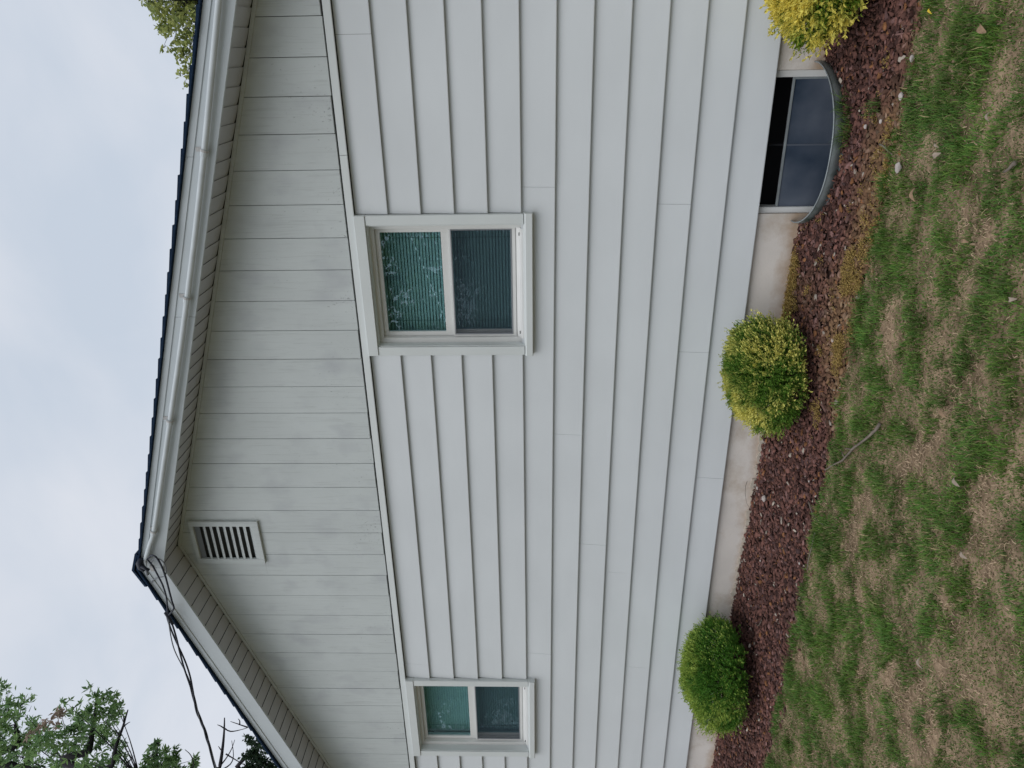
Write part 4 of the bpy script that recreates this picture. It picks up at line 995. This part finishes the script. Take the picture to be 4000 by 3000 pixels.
# dead snags
def snag(label, main, forks, r0, dist):
    P = [ray(x, y, dist) for x, y in main]; root = empty('dead_tree', (P[0].x, P[0].y, 0), label, 'dead tree')
    P = [Vector((P[0].x, P[0].y, 0))] + P
    Ps = smooth(P, 5); n = len(Ps)
    MB().tube(Ps, [r0 * (1 - .8 * i / (n - 1)) for i in range(n)], 7).build('trunk', M['bark'], root, smooth=True)
    for f in forks:
        Q = smooth([ray(x, y, dist + random.uniform(-.1, .1)) for x, y in f], 3); MB().tube(Q, [.016 * (1 - .7 * i / (len(Q) - 1)) * r0 / .05 for i in range(len(Q))], 5).build('branch', M['bark'], root, smooth=True)
snag('bare dark limb standing in front of the bushy green tree', [(425, 3050), (440, 2990), (450, 2930), (465, 2880), (480, 2840), (490, 2805), (500, 2772)], [[(480, 2840), (495, 2828), (508, 2820)], [(462, 2868), (450, 2850), (440, 2835)], [(484, 2822), (483, 2800), (478, 2785)], [(490, 3010), (505, 2975), (520, 2952)]], .04, 12.5)
snag('bare forked snag beside the cable with dead twigs', [(850, 3060), (858, 3000), (866, 2950), (873, 2890), (876, 2845), (877, 2803)], [[(876, 2845), (862, 2836), (849, 2831)], [(878, 2846), (900, 2857), (935, 2852), (970, 2842)], [(862, 2990), (885, 2960), (905, 2925), (917, 2890)], [(870, 2935), (860, 2925), (853, 2915)], [(882, 2945), (915, 2965), (965, 2995)], [(966, 2841), (935, 2830), (900, 2818)], [(862, 3010), (900, 2985), (912, 2950), (905, 2893)], [(733, 3010), (757, 2990), (745, 2950), (722, 2928)], [(936, 2830), (936, 2815), (930, 2808)]], .035, 11.5)
# spruce top behind the far rake
sp = [(985, 2885, 20, 60), (1000, 2905, 26, 110), (975, 2895, 16, 30), (990, 2945, 28, 110), (1010, 2935, 30, 130), (975, 2960, 22, 70), (1000, 2975, 34, 160), (1030, 2965, 34, 160), (1045, 2990, 34, 160), (985, 2995, 30, 110), (1070, 2995, 30, 140), (1020, 3000, 34, 160), (1010, 3040, 50, 200), (1060, 3050, 50, 200)]
bs = ray(1020, 3200, 15)
tree('dark spruce showing just past the far rake of the roof', [(bs.x, bs.y, 0), tuple(ray(1040, 3050, 15)), tuple(ray(1000, 2930, 15))], shoots_from(sp, 15, r, .3), .07, DRK, 64, .10, 'trees seen beyond the roof', star=1, catg='spruce')
# yellow-green tree behind the near rake
yt = [(590, 8, 26, 60), (620, 25, 30, 80), (575, 6, 14, 14), (640, 55, 34, 100), (665, 90, 34, 110), (680, 30, 60, 220), (720, 40, 70, 260), (700, 90, 60, 240), (740, 100, 60, 200), (650, 10, 50, 160), (745, 60, 60, 200), (695, 118, 26, 60), (715, 150, 26, 60), (735, 170, 24, 60), (740, 140, 40, 130), (668, 108, 14, 18), (640, 106, 9, 10), (705, 192, 20, 36), (725, 200, 26, 56), (745, 210, 24, 50), (640, 188, 11, 16), (670, 192, 12, 16), (708, 228, 16, 24), (735, 235, 16, 20), (728, 280, 12, 16), (742, 292, 14, 20), (715, 296, 12, 12), (735, 338, 10, 12), (722, 340, 7, 8), (700, -40, 90, 300), (640, -30, 70, 200), (760, -20, 80, 260), (770, 60, 60, 160), (600, -30, 40, 80), (775, 150, 60, 120), (770, 250, 50, 80)]
by = ray(830, -60, 13)
tree('yellow green tree showing over the near rake of the roof', [(by.x + .4, by.y, 0), (by.x + .3, by.y, 3.2), tuple(ray(780, 0, 13)), tuple(ray(700, -20, 13)), tuple(ray(640, -30, 13))], shoots_from(yt, 13, r, .45), .085, YEL, 65, .09, 'trees seen beyond the roof', star=1, dens=.48)
# trees across the yard behind the camera: seen only as reflections in the window panes
def crownfill(cx, cy, z0, z1, rad, n, s, nl, r, cone=False):
    o = []
    for _ in range(n):
        t = r.random(); z = z0 + (z1 - z0) * t; rr = rad * ((1 - t) if cone else math.sqrt(max(0, 1 - (2 * t - 1) ** 2))) * r.random() ** .5; a = r.random() * 6.28
        o.append(((cx + rr * math.cos(a), cy + rr * math.sin(a), z), s * 1.3, nl, s * .55))
    return o
for i, (cx, cy, z0, z1, rad, n, cone, lab, C_) in enumerate([
    (-6.6, -17, 1.2, 8.2, 2.8, 75, False, 'broad leafy tree across the yard mirrored in the nearer window', GRN),
    (-10.8, -19, 1.0, 9.0, 3.0, 60, False, 'second leafy tree across the yard left of the broad one', GRN),
    (-3.4, -18, .6, 6.4, 1.9, 60, True, 'pointed dark conifer across the yard mirrored in the nearer window', DRK),
    (-21, -16, 1.0, 8.0, 3.4, 70, False, 'leafy tree across the yard mirrored in the farther window', GRN),
    (-26, -18, 1.0, 9.5, 3.6, 70, False, 'tall leafy tree at the far corner of the yard', GRN)]):
    tree(lab, [(cx, cy, 0), (cx + .1, cy, z1 * .5), (cx, cy, z1 * .9)], crownfill(cx, cy, z0, z1, rad, n, .75, 150, r, cone), .26, C_, 80 + i, .2, 'trees across the yard', star=1)
